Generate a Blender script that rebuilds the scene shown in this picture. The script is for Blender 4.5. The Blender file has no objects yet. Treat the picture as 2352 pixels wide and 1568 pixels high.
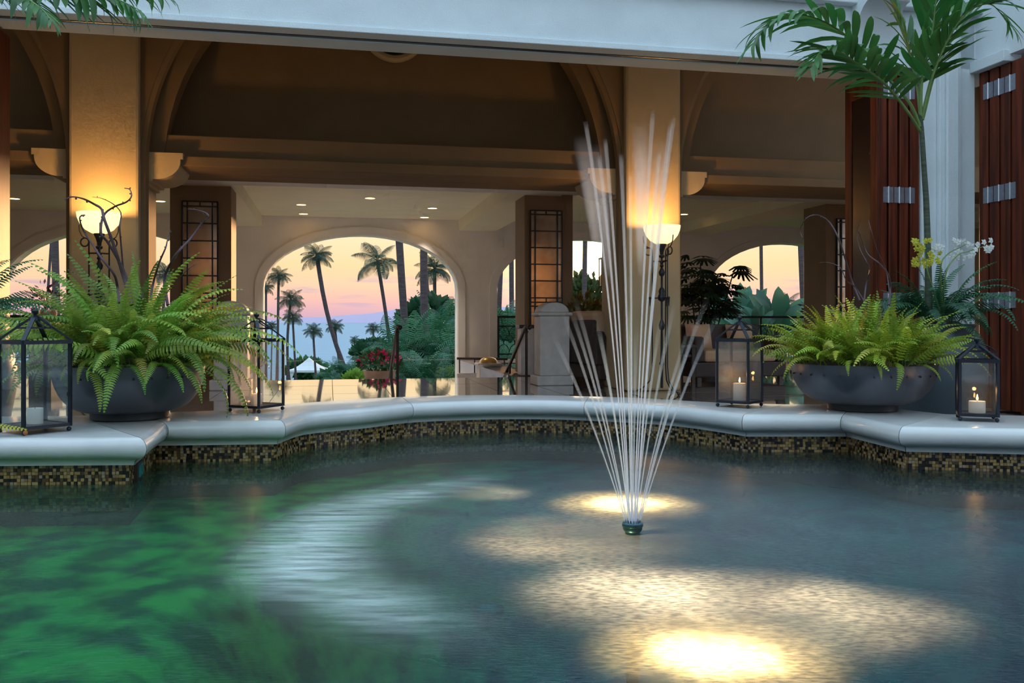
import bpy, math, random
from mathutils import Vector, Matrix, geometry
import numpy as np

# ------------------------------------------------------------------ camera, world, sun, exposure
SC = bpy.context.scene
COL = SC.collection
F, CX, HY, CZ = 2040.0, 1176.0, 738.0, 0.80        # focal length in pixels, centre column, horizon row, eye height
TH = math.radians(11.6)                            # the building is turned by this much to the pool axis
CT, ST = math.cos(TH), math.sin(TH)
rnd = random.Random(7)

cam = bpy.data.cameras.new('camera'); cam.sensor_width = 36.0; cam.lens = F / 2352 * 36
cam.shift_y = -(784 - HY) / 2352; cam.clip_end = 20000; cam.clip_start = 0.05
camo = bpy.data.objects.new('camera', cam); COL.objects.link(camo)
camo.location = (0, 0, CZ); camo.rotation_euler = (math.pi / 2, 0, 0)
SC.camera = camo

SUN_U, SUN_E = 0.085, 0.060
SUN_DIR = Vector((SUN_U, 1, SUN_E)).normalized()


def world():
    w = bpy.data.worlds.new('dusk_sky'); SC.world = w; w.use_nodes = True
    nt = w.node_tree; N = nt.nodes; L = nt.links
    N.clear()
    out = N.new('ShaderNodeOutputWorld'); bg = N.new('ShaderNodeBackground')
    tc = N.new('ShaderNodeTexCoord'); sep = N.new('ShaderNodeSeparateXYZ')
    L.new(tc.outputs['Generated'], sep.inputs[0])
    ramp = N.new('ShaderNodeValToRGB'); cr = ramp.color_ramp
    stops = [(0.0, (.46, .31, .42)), (.012, (.60, .35, .41)), (.024, (.72, .41, .36)), (.04, (.78, .51, .34)),
             (.062, (.80, .57, .31)), (.10, (.80, .65, .42)), (.18, (.78, .72, .64)), (.34, (.85, .96, 1.06)),
             (.60, (.80, 1.05, 1.30)), (1.0, (.78, 1.08, 1.36))]
    while len(cr.elements) < len(stops): cr.elements.new(.5)
    for e, (p, c) in zip(cr.elements, stops): e.position = p; e.color = (*c, 1)
    L.new(sep.outputs[2], ramp.inputs[0])
    # glow round the low sun
    dot = N.new('ShaderNodeVectorMath'); dot.operation = 'DOT_PRODUCT'
    nrm = N.new('ShaderNodeVectorMath'); nrm.operation = 'NORMALIZE'
    L.new(tc.outputs['Generated'], nrm.inputs[0]); L.new(nrm.outputs[0], dot.inputs[0]); dot.inputs[1].default_value = SUN_DIR
    mx = N.new('ShaderNodeMath'); mx.operation = 'MAXIMUM'; L.new(dot.outputs['Value'], mx.inputs[0]); mx.inputs[1].default_value = 0
    p1 = N.new('ShaderNodeMath'); p1.operation = 'POWER'; L.new(mx.outputs[0], p1.inputs[0]); p1.inputs[1].default_value = 900
    p2 = N.new('ShaderNodeMath'); p2.operation = 'POWER'; L.new(mx.outputs[0], p2.inputs[0]); p2.inputs[1].default_value = 14
    m1 = N.new('ShaderNodeMath'); m1.operation = 'MULTIPLY'; L.new(p1.outputs[0], m1.inputs[0]); m1.inputs[1].default_value = 7.0
    m2 = N.new('ShaderNodeMath'); m2.operation = 'MULTIPLY_ADD'; L.new(p2.outputs[0], m2.inputs[0]); m2.inputs[1].default_value = .10
    L.new(m1.outputs[0], m2.inputs[2])
    glow = N.new('ShaderNodeMix'); glow.data_type = 'RGBA'; glow.blend_type = 'ADD'
    sc = N.new('ShaderNodeMix'); sc.data_type = 'RGBA'; sc.blend_type = 'MULTIPLY'; sc.inputs[0].default_value = 1
    sc.inputs[6].default_value = (1, .72, .36, 1)
    L.new(m2.outputs[0], sc.inputs[7])
    # low streaks of cloud
    mp = N.new('ShaderNodeMapping'); mp.inputs['Scale'].default_value = (9, 9, 95)
    L.new(tc.outputs['Generated'], mp.inputs[0])
    nz = N.new('ShaderNodeTexNoise'); nz.inputs['Scale'].default_value = 1.15; nz.inputs['Detail'].default_value = 5
    L.new(mp.outputs[0], nz.inputs['Vector'])
    cm = N.new('ShaderNodeMapRange'); cm.inputs[1].default_value = .54; cm.inputs[2].default_value = .66; L.new(nz.outputs[0], cm.inputs[0])
    band = N.new('ShaderNodeValToRGB'); be = band.color_ramp
    for p, v in ((.008, 0), (.022, 1), (.034, 1)): be.elements.new(p).color = (v, v, v, 1)
    be.elements[0].color = (0, 0, 0, 1)
    be.elements[len(be.elements) - 1].position = .06; be.elements[len(be.elements) - 1].color = (0, 0, 0, 1)
    L.new(sep.outputs[2], band.inputs[0])
    cmul = N.new('ShaderNodeMath'); cmul.operation = 'MULTIPLY'; L.new(cm.outputs[0], cmul.inputs[0]); L.new(band.outputs[0], cmul.inputs[1])
    cm2 = N.new('ShaderNodeMath'); cm2.operation = 'MULTIPLY'; L.new(cmul.outputs[0], cm2.inputs[0]); cm2.inputs[1].default_value = .75
    cl = N.new('ShaderNodeMix'); cl.data_type = 'RGBA'; L.new(cm2.outputs[0], cl.inputs[0])
    cool = N.new('ShaderNodeValToRGB'); ce = cool.color_ramp.elements
    ce[0].color = (.55, .60, .72, 1); ce[1].position = .6; ce[1].color = (.80, 1.12, 1.40, 1); ce.new(.15).color = (.70, .82, .98, 1)
    L.new(sep.outputs[2], cool.inputs[0])
    side = N.new('ShaderNodeMapRange'); side.interpolation_type = 'SMOOTHSTEP'; side.inputs[1].default_value = -.35; side.inputs[2].default_value = .75; L.new(dot.outputs['Value'], side.inputs[0])
    wc = N.new('ShaderNodeMix'); wc.data_type = 'RGBA'; L.new(side.outputs[0], wc.inputs[0]); L.new(cool.outputs[0], wc.inputs[6]); L.new(ramp.outputs[0], wc.inputs[7])
    L.new(wc.outputs[2], cl.inputs[6]); cl.inputs[7].default_value = (.42, .32, .46, 1)
    L.new(cl.outputs[2], glow.inputs[6]); L.new(sc.outputs[2], glow.inputs[7]); glow.inputs[0].default_value = 1
    L.new(glow.outputs[2], bg.inputs[0]); bg.inputs[1].default_value = 1.0
    L.new(bg.outputs[0], out.inputs[0])


world()
sl = bpy.data.lights.new('low_sun', 'SUN'); sl.energy = 3.0; sl.color = (1, .52, .22); sl.angle = math.radians(2.5)
so = bpy.data.objects.new('low_sun', sl); COL.objects.link(so)
so.rotation_euler = (-SUN_DIR).to_track_quat('-Z', 'Y').to_euler(); so.location = (6, 60, 8)

vs = SC.view_settings
vs.view_transform = 'Standard'; vs.look = 'None'; vs.gamma = 1.0; vs.use_curve_mapping = False; vs.exposure = 0.38
SC.cycles.use_denoising = True
SC.cycles.use_adaptive_sampling = True; SC.cycles.adaptive_threshold = .08; SC.cycles.adaptive_min_samples = 12
SC.cycles.max_bounces = 5; SC.cycles.diffuse_bounces = 4; SC.cycles.glossy_bounces = 3; SC.cycles.transparent_max_bounces = 14
SC.cycles.caustics_reflective = False; SC.cycles.caustics_refractive = False
SC.cycles.sample_clamp_indirect = 4.0


# ------------------------------------------------------------------ measuring helpers
def W(px, py, D):                     # the point seen at a pixel, D metres away
    return Vector(((px - CX) / F * D, D, CZ - (py - HY) / F * D))


def WZ(px, py, z):                    # the point seen at a pixel on a level plane
    D = (CZ - z) * F / (py - HY); return W(px, py, D)


def B(r, d, z=0.0):                   # building frame (along the rows, into the depth) to world
    return Vector((r * CT - d * ST, r * ST + d * CT, z))


def rd(px, d):
    u = (px - CX) / F; t = d / (CT - u * ST); return t * (u * CT + ST)


def zd(px, py, d):
    u = (px - CX) / F; t = d / (CT - u * ST); return CZ - t * (py - HY) / F


# ------------------------------------------------------------------ mesh builder
class MB:
    def __init__(s): s.v = []; s.f = []; s.a = []

    def add(s, vs_, fs):
        o = len(s.v); s.v += [tuple(p) for p in vs_]; s.f += [tuple(i + o for i in f) for f in fs]; return s

    def box(s, x0, x1, y0, y1, z0, z1):
        v = [(x, y, z) for z in (z0, z1) for y in (y0, y1) for x in (x0, x1)]
        return s.add(v, [(0, 2, 3, 1), (4, 5, 7, 6), (0, 1, 5, 4), (2, 6, 7, 3), (0, 4, 6, 2), (1, 3, 7, 5)])

    def bar(s, p, q, w, h=None, up=(0, 0, 1)):
        h = h or w; p = Vector(p); q = Vector(q); t = (q - p).normalized(); up = Vector(up)
        if abs(t.dot(up)) > .98: up = Vector((1, 0, 0))
        a = t.cross(up).normalized() * (w / 2); b = a.cross(t).normalized() * (h / 2)
        v = [c + i * a + j * b for c in (p, q) for (i, j) in ((-1, -1), (1, -1), (1, 1), (-1, 1))]
        return s.add(v, [(3, 2, 1, 0), (4, 5, 6, 7)] + [(k, (k + 1) % 4, (k + 1) % 4 + 4, k + 4) for k in range(4)])

    def tube(s, pts, rad, n=8, cap=True, closed=False, col=None):
        pts = [Vector(p) for p in pts]; m = len(pts)
        rad = rad if hasattr(rad, '__len__') else [rad] * m
        ts = []
        for i in range(m):
            if closed: d = pts[(i + 1) % m] - pts[i - 1]
            else: d = pts[min(i + 1, m - 1)] - pts[max(i - 1, 0)]
            ts.append(d.normalized() if d.length > 1e-9 else Vector((0, 0, 1)))
        a = ts[0].orthogonal().normalized(); o = len(s.v)
        for i in range(m):
            a = (a - ts[i] * a.dot(ts[i])).normalized(); b = ts[i].cross(a)
            for k in range(n):
                an = 2 * math.pi * k / n
                s.v.append(tuple(pts[i] + (a * math.cos(an) + b * math.sin(an)) * rad[i]))
        for i in range(m if closed else m - 1):
            for k in range(n):
                k2 = (k + 1) % n; j = (i + 1) % m
                s.f.append((o + i * n + k, o + i * n + k2, o + j * n + k2, o + j * n + k))
        if cap and not closed:
            s.f.append(tuple(o + k for k in range(n))[::-1]); s.f.append(tuple(o + (m - 1) * n + k for k in range(n)))
        return s

    def lathe(s, prof, n=24, c=(0, 0, 0), cap=True):
        o = len(s.v); cx, cy, cz = c
        for r, z in prof:
            for k in range(n):
                an = 2 * math.pi * k / n; s.v.append((cx + r * math.cos(an), cy + r * math.sin(an), cz + z))
        for i in range(len(prof) - 1):
            for k in range(n):
                k2 = (k + 1) % n
                s.f.append((o + i * n + k, o + i * n + k2, o + (i + 1) * n + k2, o + (i + 1) * n + k))
        if cap:
            if prof[0][0] > 1e-5: s.f.append(tuple(o + k for k in range(n))[::-1])
            if prof[-1][0] > 1e-5: s.f.append(tuple(o + (len(prof) - 1) * n + k for k in range(n)))
        return s

    def ball(s, c, r, n=10, sz=1.0):
        m = max(4, n // 2)
        return s.lathe([(max(r * math.sin(math.pi * i / m), 1e-6), -r * sz * math.cos(math.pi * i / m)) for i in range(m + 1)], n, c, cap=False)

    def prism(s, poly, axis, a, b):   # poly of 2D points, extruded along axis
        def P(p, h):
            return {'x': (h, p[0], p[1]), 'y': (p[0], h, p[1]), 'z': (p[0], p[1], h)}[axis]
        n = len(poly); v = [P(p, a) for p in poly] + [P(p, b) for p in poly]
        fs = [(k, (k + 1) % n, (k + 1) % n + n, k + n) for k in range(n)]
        return s.add(v, fs + [tuple(range(n))[::-1], tuple(range(n, 2 * n))])

    def mesh(s, name, mat=None, smooth=None):
        me = bpy.data.meshes.new(name); me.from_pydata(s.v, [], s.f); me.validate()
        if mat: me.materials.append(mat)
        if smooth is not None:
            me.shade_smooth(); me.set_sharp_from_angle(angle=math.radians(smooth))
        me.update(); return me

    def build(s, name, mat, parent=None, smooth=None, loc=None, rot=None, bevel=0):
        o = link(name, s.mesh(name, mat, smooth), parent, loc, rot)
        if bevel:
            m = o.modifiers.new('bevel', 'BEVEL'); m.width = bevel; m.segments = 2; m.limit_method = 'ANGLE'
        return o


def link(name, data, parent=None, loc=None, rot=None, scale=None):
    o = bpy.data.objects.new(name, data); COL.objects.link(o)
    if parent: o.parent = parent
    if loc is not None: o.location = loc
    if rot is not None: o.rotation_euler = rot
    if scale is not None: o.scale = (scale,) * 3 if not hasattr(scale, '__len__') else scale
    return o


def tag(o, label=None, cat=None, group=None, kind=None):
    if label: o['label'] = label
    if cat: o['category'] = cat
    if group: o['group'] = group
    if kind: o['kind'] = kind
    return o


def thing(name, label, cat, loc=(0, 0, 0), rz=0.0, group=None, kind=None):
    return tag(link(name, None, None, loc, (0, 0, rz)), label, cat, group, kind)


def catmull(pts, n=8):
    pts = [Vector(p) for p in pts]; out = []
    P = [pts[0] * 2 - pts[1]] + pts + [pts[-1] * 2 - pts[-2]]
    for i in range(1, len(P) - 2):
        for k in range(n):
            t = k / n; a, b, c, d = P[i - 1], P[i], P[i + 1], P[i + 2]
            out.append(.5 * (2 * b + (c - a) * t + (2 * a - 5 * b + 4 * c - d) * t * t + (3 * b - a - 3 * c + d) * t ** 3))
    return out + [pts[-1]]


def resample(poly, n):
    poly = [Vector(p) for p in poly]
    ds = [0.0]
    for a, b in zip(poly, poly[1:]): ds.append(ds[-1] + (b - a).length)
    out = []; j = 0
    for k in range(n + 1):
        s = ds[-1] * k / n
        while j < len(ds) - 2 and ds[j + 1] < s - 1e-9: j += 1
        seg = ds[j + 1] - ds[j]
        out.append(poly[j].lerp(poly[j + 1], 0 if seg < 1e-9 else (s - ds[j]) / seg))
    return out


# ------------------------------------------------------------------ materials
MAT = {}


def nodes(name):
    m = bpy.data.materials.new(name); m.use_nodes = True; nt = m.node_tree
    return m, nt.nodes, nt.links, nt.nodes['Principled BSDF']


def mat(name, col, rough=.6, metal=0.0, spec=.5, var=0.0, vscale=6.0, bump=0.0, bscale=60.0, stretch=None, col2=None, trans=0.0, rand=0.0, emit=None, estr=0.0, coat=0.0):
    if name in MAT: return MAT[name]
    m, N, L, b = nodes(name)
    b.inputs['Roughness'].default_value = rough; b.inputs['Metallic'].default_value = metal
    b.inputs['Specular IOR Level'].default_value = spec; b.inputs['Coat Weight'].default_value = coat
    b.inputs['Base Color'].default_value = (*col, 1)
    tc = N.new('ShaderNodeTexCoord'); vec = tc.outputs['Object']
    if stretch:
        mp = N.new('ShaderNodeMapping'); mp.inputs['Scale'].default_value = stretch; L.new(vec, mp.inputs[0]); vec = mp.outputs[0]
    last = None
    if var > 0 or col2:
        nz = N.new('ShaderNodeTexNoise'); nz.inputs['Scale'].default_value = vscale; nz.inputs['Detail'].default_value = 6
        L.new(vec, nz.inputs['Vector'])
        mr = N.new('ShaderNodeMapRange'); mr.inputs[1].default_value = .35; mr.inputs[2].default_value = .65; L.new(nz.outputs[0], mr.inputs[0])
        mix = N.new('ShaderNodeMix'); mix.data_type = 'RGBA'; L.new(mr.outputs[0], mix.inputs[0])
        c2 = col2 or tuple(c * (1 - var) for c in col)
        mix.inputs[6].default_value = (*col, 1); mix.inputs[7].default_value = (*c2, 1); last = mix.outputs[2]
    if rand > 0:
        oi = N.new('ShaderNodeObjectInfo'); hs = N.new('ShaderNodeHueSaturation')
        r1 = N.new('ShaderNodeMapRange'); r1.inputs[3].default_value = 1 - rand; r1.inputs[4].default_value = 1 + rand; L.new(oi.outputs['Random'], r1.inputs[0])
        L.new(r1.outputs[0], hs.inputs['Value'])
        r2 = N.new('ShaderNodeMapRange'); r2.inputs[3].default_value = .5 - rand * .10; r2.inputs[4].default_value = .5 + rand * .05
        fr = N.new('ShaderNodeMath'); fr.operation = 'FRACT'; ml = N.new('ShaderNodeMath'); ml.operation = 'MULTIPLY'; ml.inputs[1].default_value = 7.31
        L.new(oi.outputs['Random'], ml.inputs[0]); L.new(ml.outputs[0], fr.inputs[0]); L.new(fr.outputs[0], r2.inputs[0]); L.new(r2.outputs[0], hs.inputs['Hue'])
        if last: L.new(last, hs.inputs['Color'])
        else: hs.inputs['Color'].default_value = (*col, 1)
        last = hs.outputs[0]
    if last: L.new(last, b.inputs['Base Color'])
    if bump > 0:
        n2 = N.new('ShaderNodeTexNoise'); n2.inputs['Scale'].default_value = bscale; n2.inputs['Detail'].default_value = 5; L.new(vec, n2.inputs['Vector'])
        bp = N.new('ShaderNodeBump'); bp.inputs['Strength'].default_value = bump; bp.inputs['Distance'].default_value = .01
        L.new(n2.outputs[0], bp.inputs['Height']); L.new(bp.outputs[0], b.inputs['Normal'])
    if emit:
        b.inputs['Emission Color'].default_value = (*emit, 1); b.inputs['Emission Strength'].default_value = estr
    if trans > 0:
        out = N['Material Output']; tr = N.new('ShaderNodeBsdfTranslucent'); ms = N.new('ShaderNodeMixShader'); ms.inputs[0].default_value = trans
        if last: L.new(last, tr.inputs[0])
        else: tr.inputs[0].default_value = (*col, 1)
        L.new(b.outputs[0], ms.inputs[1]); L.new(tr.outputs[0], ms.inputs[2]); L.new(ms.outputs[0], out.inputs[0])
    MAT[name] = m; return m


M_stucco = mat('white_stucco', (.69, .75, .77), .85, var=.08, vscale=3, bump=.35, bscale=90)
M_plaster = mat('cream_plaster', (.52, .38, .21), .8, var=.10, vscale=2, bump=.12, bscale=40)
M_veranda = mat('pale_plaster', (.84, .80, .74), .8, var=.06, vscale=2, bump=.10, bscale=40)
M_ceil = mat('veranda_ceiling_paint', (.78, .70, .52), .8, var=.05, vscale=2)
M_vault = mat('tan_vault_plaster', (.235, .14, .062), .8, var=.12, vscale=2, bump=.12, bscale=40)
M_pillar = mat('brown_pillar_plaster', (.27, .17, .09), .7, var=.12, vscale=3, bump=.1, bscale=40)
M_stone = mat('limestone', (.66, .60, .55), .55, var=.15, vscale=9, bump=.08, bscale=120)
M_coping = mat('polished_coping_stone', (.66, .65, .64), .15, var=.10, vscale=7, bump=.05, bscale=60, coat=.3)
M_floor = mat('polished_floor_stone', (.36, .29, .24), .07, var=.25, vscale=3.5, stretch=(1, 4, 1), coat=1.0)
M_grout = mat('floor_grout', (.16, .12, .10), .8, var=.2)
M_wood = mat('mahogany', (.16, .030, .009), .5, spec=.25, col2=(.05, .010, .004), vscale=2.2, stretch=(9, 9, .55), bump=.06, bscale=8)
M_hinge = mat('steel_hinge', (.34, .36, .42), .42, metal=.75, var=.15, vscale=30)
M_pin = mat('bright_hinge_pin', (.75, .75, .78), .3, metal=.9)
M_iron = mat('black_iron', (.018, .017, .02), .42, spec=.5, var=.3, vscale=30)
M_lant = mat('lantern_dark_metal', (.018, .021, .034), .38, metal=.35, var=.3, vscale=25)
M_bowl = mat('bronze_grey_bowl', (.105, .105, .125), .36, metal=.55, var=.35, vscale=5, stretch=(1, 1, .3))
M_pot = mat('slate_glazed_pot', (.055, .075, .09), .42, var=.35, vscale=6, stretch=(1, 1, .25))
M_soil = mat('fibrous_soil', (.06, .035, .02), .95, var=.5, vscale=30, bump=.9, bscale=60)
M_wax = mat('candle_wax', (.86, .80, .70), .5, trans=.3)
M_flame = mat('candle_flame', (1, .6, .2), .5, emit=(1, .50, .12), estr=22)
M_lamp = None
M_fernL = mat('fern_green', (.13, .31, .035), .42, trans=.4, rand=.45, col2=(.27, .40, .06), vscale=1.3)
M_fernR = mat('fern_lime', (.17, .34, .020), .45, trans=.4, rand=.45, col2=(.34, .42, .04), vscale=1.3)
M_fernD = mat('fern_deep_green', (.030, .12, .060), .5, trans=.3, rand=.40)
M_fernY = mat('fern_yellowing', (.48, .46, .07), .5, trans=.35, rand=.2)
M_palm = mat('palm_leaf_green', (.045, .17, .035), .36, trans=.35, rand=.30)
M_palmstem = mat('palm_stem_green', (.16, .26, .07), .45, var=.2, vscale=10)
M_palmtrunk = mat('ringed_palm_trunk', (.075, .10, .06), .7, var=.6, vscale=3, stretch=(1, 1, 18))
M_trunk = mat('coconut_trunk', (.085, .06, .065), .85, var=.4, vscale=3, stretch=(1, 1, 6), bump=.4, bscale=9)
M_coco = mat('coconut_frond', (.030, .065, .038), .6, trans=.25, rand=.3)
M_areca = mat('areca_frond', (.028, .13, .07), .5, trans=.3, rand=.4)
M_shrub = mat('shrub_leaf', (.028, .10, .04), .55, trans=.3, rand=.3)
M_shrubb = mat('bright_shrub_leaf', (.16, .34, .05), .55, trans=.3, rand=.3)
M_broad = mat('broad_leaf', (.030, .13, .09), .4, trans=.35, rand=.3)
M_twig = mat('willow_twig', (.105, .055, .065), .6, var=.4, vscale=20)
M_mag = mat('magenta_bract', (.62, .03, .16), .6, trans=.3, rand=.25)
M_white_petal = mat('white_petal', (.82, .84, .80), .5, trans=.35)
M_yel_petal = mat('yellow_green_petal', (.62, .58, .06), .5, trans=.35)
M_rust_petal = mat('rust_petal', (.40, .10, .05), .6, trans=.3)
M_cush = mat('peach_cushion', (.60, .38, .23), .85, var=.12, vscale=5, bump=.3, bscale=120)
M_wicker = mat('dark_wicker', (.055, .034, .028), .6, bump=.6, bscale=110)
M_dark = mat('dark_wood', (.045, .025, .018), .45, var=.3, vscale=5, stretch=(1, 1, 6))
M_gold = mat('gilded_dome', (.62, .40, .14), .32, metal=.7)
M_terra = mat('pale_terracotta', (.52, .36, .24), .7, var=.2, vscale=4)
M_dpot = mat('dark_brown_pot', (.06, .04, .035), .5, var=.3)
M_tent = mat('tent_canvas', (.62, .64, .66), .85, var=.05)
M_grass = mat('garden_lawn', (.05, .13, .03), .95, var=.4, vscale=.4)
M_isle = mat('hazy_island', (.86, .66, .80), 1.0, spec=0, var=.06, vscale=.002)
M_teal = mat('teal_glass', (.01, .20, .20), .15, var=.2, vscale=30)
M_nozzle = mat('patinated_brass', (.035, .085, .085), .34, metal=.4, var=.4, vscale=40)
M_paper = mat('antique_mirror', (.92, .78, .60), .22, metal=.8, col2=(.55, .42, .30), vscale=3.5)


def glass_mat(name, tint, frost, rough=.03):
    m, N, L, b = nodes(name); N.remove(b); out = N['Material Output']
    tr = N.new('ShaderNodeBsdfTransparent'); tr.inputs[0].default_value = (*tint, 1)
    gl = N.new('ShaderNodeBsdfGlossy'); gl.inputs['Roughness'].default_value = rough
    df = N.new('ShaderNodeBsdfTranslucent'); df.inputs[0].default_value = (.8, .82, .85, 1)
    fr = N.new('ShaderNodeFresnel'); gm = N.new('ShaderNodeNewGeometry'); io = N.new('ShaderNodeMapRange'); io.inputs[3].default_value = 1.45; io.inputs[4].default_value = 1 / 1.45
    L.new(gm.outputs['Backfacing'], io.inputs[0]); L.new(io.outputs[0], fr.inputs[0])
    tc = N.new('ShaderNodeTexCoord'); nz = N.new('ShaderNodeTexNoise'); nz.inputs['Scale'].default_value = 5; nz.inputs['Detail'].default_value = 5
    L.new(tc.outputs['Object'], nz.inputs['Vector'])
    mr = N.new('ShaderNodeMapRange'); mr.inputs[1].default_value = .3; mr.inputs[2].default_value = .7; mr.inputs[3].default_value = frost * .4; mr.inputs[4].default_value = frost
    L.new(nz.outputs[0], mr.inputs[0])
    a = N.new('ShaderNodeMixShader'); L.new(mr.outputs[0], a.inputs[0]); L.new(tr.outputs[0], a.inputs[1]); L.new(df.outputs[0], a.inputs[2])
    c = N.new('ShaderNodeMixShader'); L.new(fr.outputs[0], c.inputs[0]); L.new(a.outputs[0], c.inputs[1]); L.new(gl.outputs[0], c.inputs[2])
    L.new(c.outputs[0], out.inputs[0]); return m


M_glass = glass_mat('lantern_glass', (.93, .96, .97), .045)
M_glassF = glass_mat('misted_lantern_glass', (.90, .92, .94), .26)


def bowl_glass():
    m, N, L, b = nodes('alabaster_glass')
    b.inputs['Base Color'].default_value = (.95, .85, .65, 1); b.inputs['Roughness'].default_value = .35
    b.inputs['Emission Color'].default_value = (1, .74, .36, 1); b.inputs['Emission Strength'].default_value = 1.15
    return m


M_lamp = bowl_glass()


def water_mat():
    m, N, L, b = nodes('pool_water'); N.remove(b); out = N['Material Output']
    tc = N.new('ShaderNodeTexCoord')
    # long smooth ripples, strongest near the fountain
    dist = N.new('ShaderNodeVectorMath'); dist.operation = 'DISTANCE'; L.new(tc.outputs['Object'], dist.inputs[0]); dist.inputs[1].default_value = (NOZ[0], NOZ[1], 0)
    near = N.new('ShaderNodeMapRange'); near.inputs[1].default_value = .3; near.inputs[2].default_value = 2.0; near.inputs[3].default_value = 1; near.inputs[4].default_value = 0
    near.interpolation_type = 'SMOOTHSTEP'; L.new(dist.outputs['Value'], near.inputs[0])
    mp = N.new('ShaderNodeMapping'); mp.inputs['Scale'].default_value = (1, 1.0, 1); L.new(tc.outputs['Object'], mp.inputs[0])
    nz = N.new('ShaderNodeTexNoise'); nz.inputs['Scale'].default_value = 2.6; nz.inputs['Detail'].default_value = 4; nz.inputs['Distortion'].default_value = .6
    L.new(mp.outputs[0], nz.inputs['Vector'])
    fine = N.new('ShaderNodeTexNoise'); fine.inputs['Scale'].default_value = 85; fine.inputs['Detail'].default_value = 3
    mpf = N.new('ShaderNodeMapping'); mpf.inputs['Scale'].default_value = (.55, 1.4, 1); L.new(tc.outputs['Object'], mpf.inputs[0]); L.new(mpf.outputs[0], fine.inputs['Vector'])
    bp = N.new('ShaderNodeBump'); bp.inputs['Strength'].default_value = .10; bp.inputs['Distance'].default_value = .02; L.new(fine.outputs[0], bp.inputs['Height'])
    bp2 = N.new('ShaderNodeBump'); bp2.inputs['Strength'].default_value = .35; bp2.inputs['Distance'].default_value = .03
    L.new(nz.outputs[0], bp2.inputs['Height']); L.new(bp.outputs[0], bp2.inputs['Normal'])
    rg = N.new('ShaderNodeMapRange'); rg.inputs[3].default_value = .14; rg.inputs[4].default_value = .40; L.new(near.outputs[0], rg.inputs[0])
    gl = N.new('ShaderNodeBsdfGlossy'); L.new(rg.outputs[0], gl.inputs['Roughness']); L.new(bp2.outputs[0], gl.inputs['Normal'])
    gl.inputs[0].default_value = (1, 1, 1, 1)
    # murky body: see-through to the pool floor, with churned milky water round the splash zone
    tr = N.new('ShaderNodeBsdfTransparent'); tr.inputs[0].default_value = (.42, .80, .84, 1)
    tl = N.new('ShaderNodeBsdfTranslucent'); tl.inputs[0].default_value = (.80, .86, .84, 1); L.new(bp2.outputs[0], tl.inputs['Normal'])
    df = N.new('ShaderNodeBsdfDiffuse'); df.inputs[0].default_value = (.07, .13, .16, 1); L.new(bp2.outputs[0], df.inputs['Normal'])
    mk = N.new('ShaderNodeMixShader'); mk.inputs[0].default_value = .35; L.new(tl.outputs[0], mk.inputs[1]); L.new(df.outputs[0], mk.inputs[2])
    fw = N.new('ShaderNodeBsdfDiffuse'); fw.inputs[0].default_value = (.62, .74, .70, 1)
    def ring(r, w):                   # band round the nozzle: churned water where jets fall, and the painted reflection
        sb = N.new('ShaderNodeMath'); sb.operation = 'SUBTRACT'; L.new(dist.outputs['Value'], sb.inputs[0]); sb.inputs[1].default_value = r
        ab = N.new('ShaderNodeMath'); ab.operation = 'ABSOLUTE'; L.new(sb.outputs[0], ab.inputs[0])
        mr = N.new('ShaderNodeMapRange'); mr.interpolation_type = 'SMOOTHSTEP'; mr.inputs[1].default_value = 0; mr.inputs[2].default_value = w; mr.inputs[3].default_value = 1; mr.inputs[4].default_value = 0
        L.new(ab.outputs[0], mr.inputs[0]); return mr.outputs[0]
    def op(o, a, b):
        q = N.new('ShaderNodeMath'); q.operation = o
        for k, v in enumerate((a, b)):
            if isinstance(v, (int, float)): q.inputs[k].default_value = v
            else: L.new(v, q.inputs[k])
        return q.outputs[0]
    pm = N.new('ShaderNodeMapRange'); pm.inputs[1].default_value = .38; pm.inputs[2].default_value = .62; L.new(nz.outputs[0], pm.inputs[0])
    gr = N.new('ShaderNodeMapRange'); gr.inputs[1].default_value = .35; gr.inputs[2].default_value = .65; gr.inputs[3].default_value = .25; gr.inputs[4].default_value = 1.1; L.new(fine.outputs[0], gr.inputs[0])
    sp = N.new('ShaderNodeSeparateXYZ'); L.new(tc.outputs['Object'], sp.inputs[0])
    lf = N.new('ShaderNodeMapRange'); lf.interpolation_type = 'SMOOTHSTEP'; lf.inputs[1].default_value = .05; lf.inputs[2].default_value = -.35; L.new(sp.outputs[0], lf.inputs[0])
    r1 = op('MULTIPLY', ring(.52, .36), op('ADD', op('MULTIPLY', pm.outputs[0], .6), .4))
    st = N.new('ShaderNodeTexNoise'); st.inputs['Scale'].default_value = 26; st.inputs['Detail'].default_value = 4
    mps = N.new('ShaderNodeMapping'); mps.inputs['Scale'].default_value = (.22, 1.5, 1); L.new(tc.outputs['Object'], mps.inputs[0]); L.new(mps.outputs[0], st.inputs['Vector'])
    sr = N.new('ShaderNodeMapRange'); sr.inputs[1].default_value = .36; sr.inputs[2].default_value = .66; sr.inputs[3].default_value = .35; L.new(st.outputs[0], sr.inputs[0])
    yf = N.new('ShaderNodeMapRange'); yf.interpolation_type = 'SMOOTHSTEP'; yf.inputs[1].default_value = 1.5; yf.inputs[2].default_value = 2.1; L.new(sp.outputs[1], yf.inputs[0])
    r2 = op('MULTIPLY', op('MULTIPLY', op('MULTIPLY', ring(.97, .24), lf.outputs[0]), sr.outputs[0]), op('MULTIPLY', yf.outputs[0], op('ADD', op('MULTIPLY', pm.outputs[0], .6), .4)))  # pale crescent painted on the water for the bright arch's reflection
    r3 = op('MULTIPLY', ring(.95, .30), op('MULTIPLY', pm.outputs[0], .35))
    tot = op('MAXIMUM', r1, r3)
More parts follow.
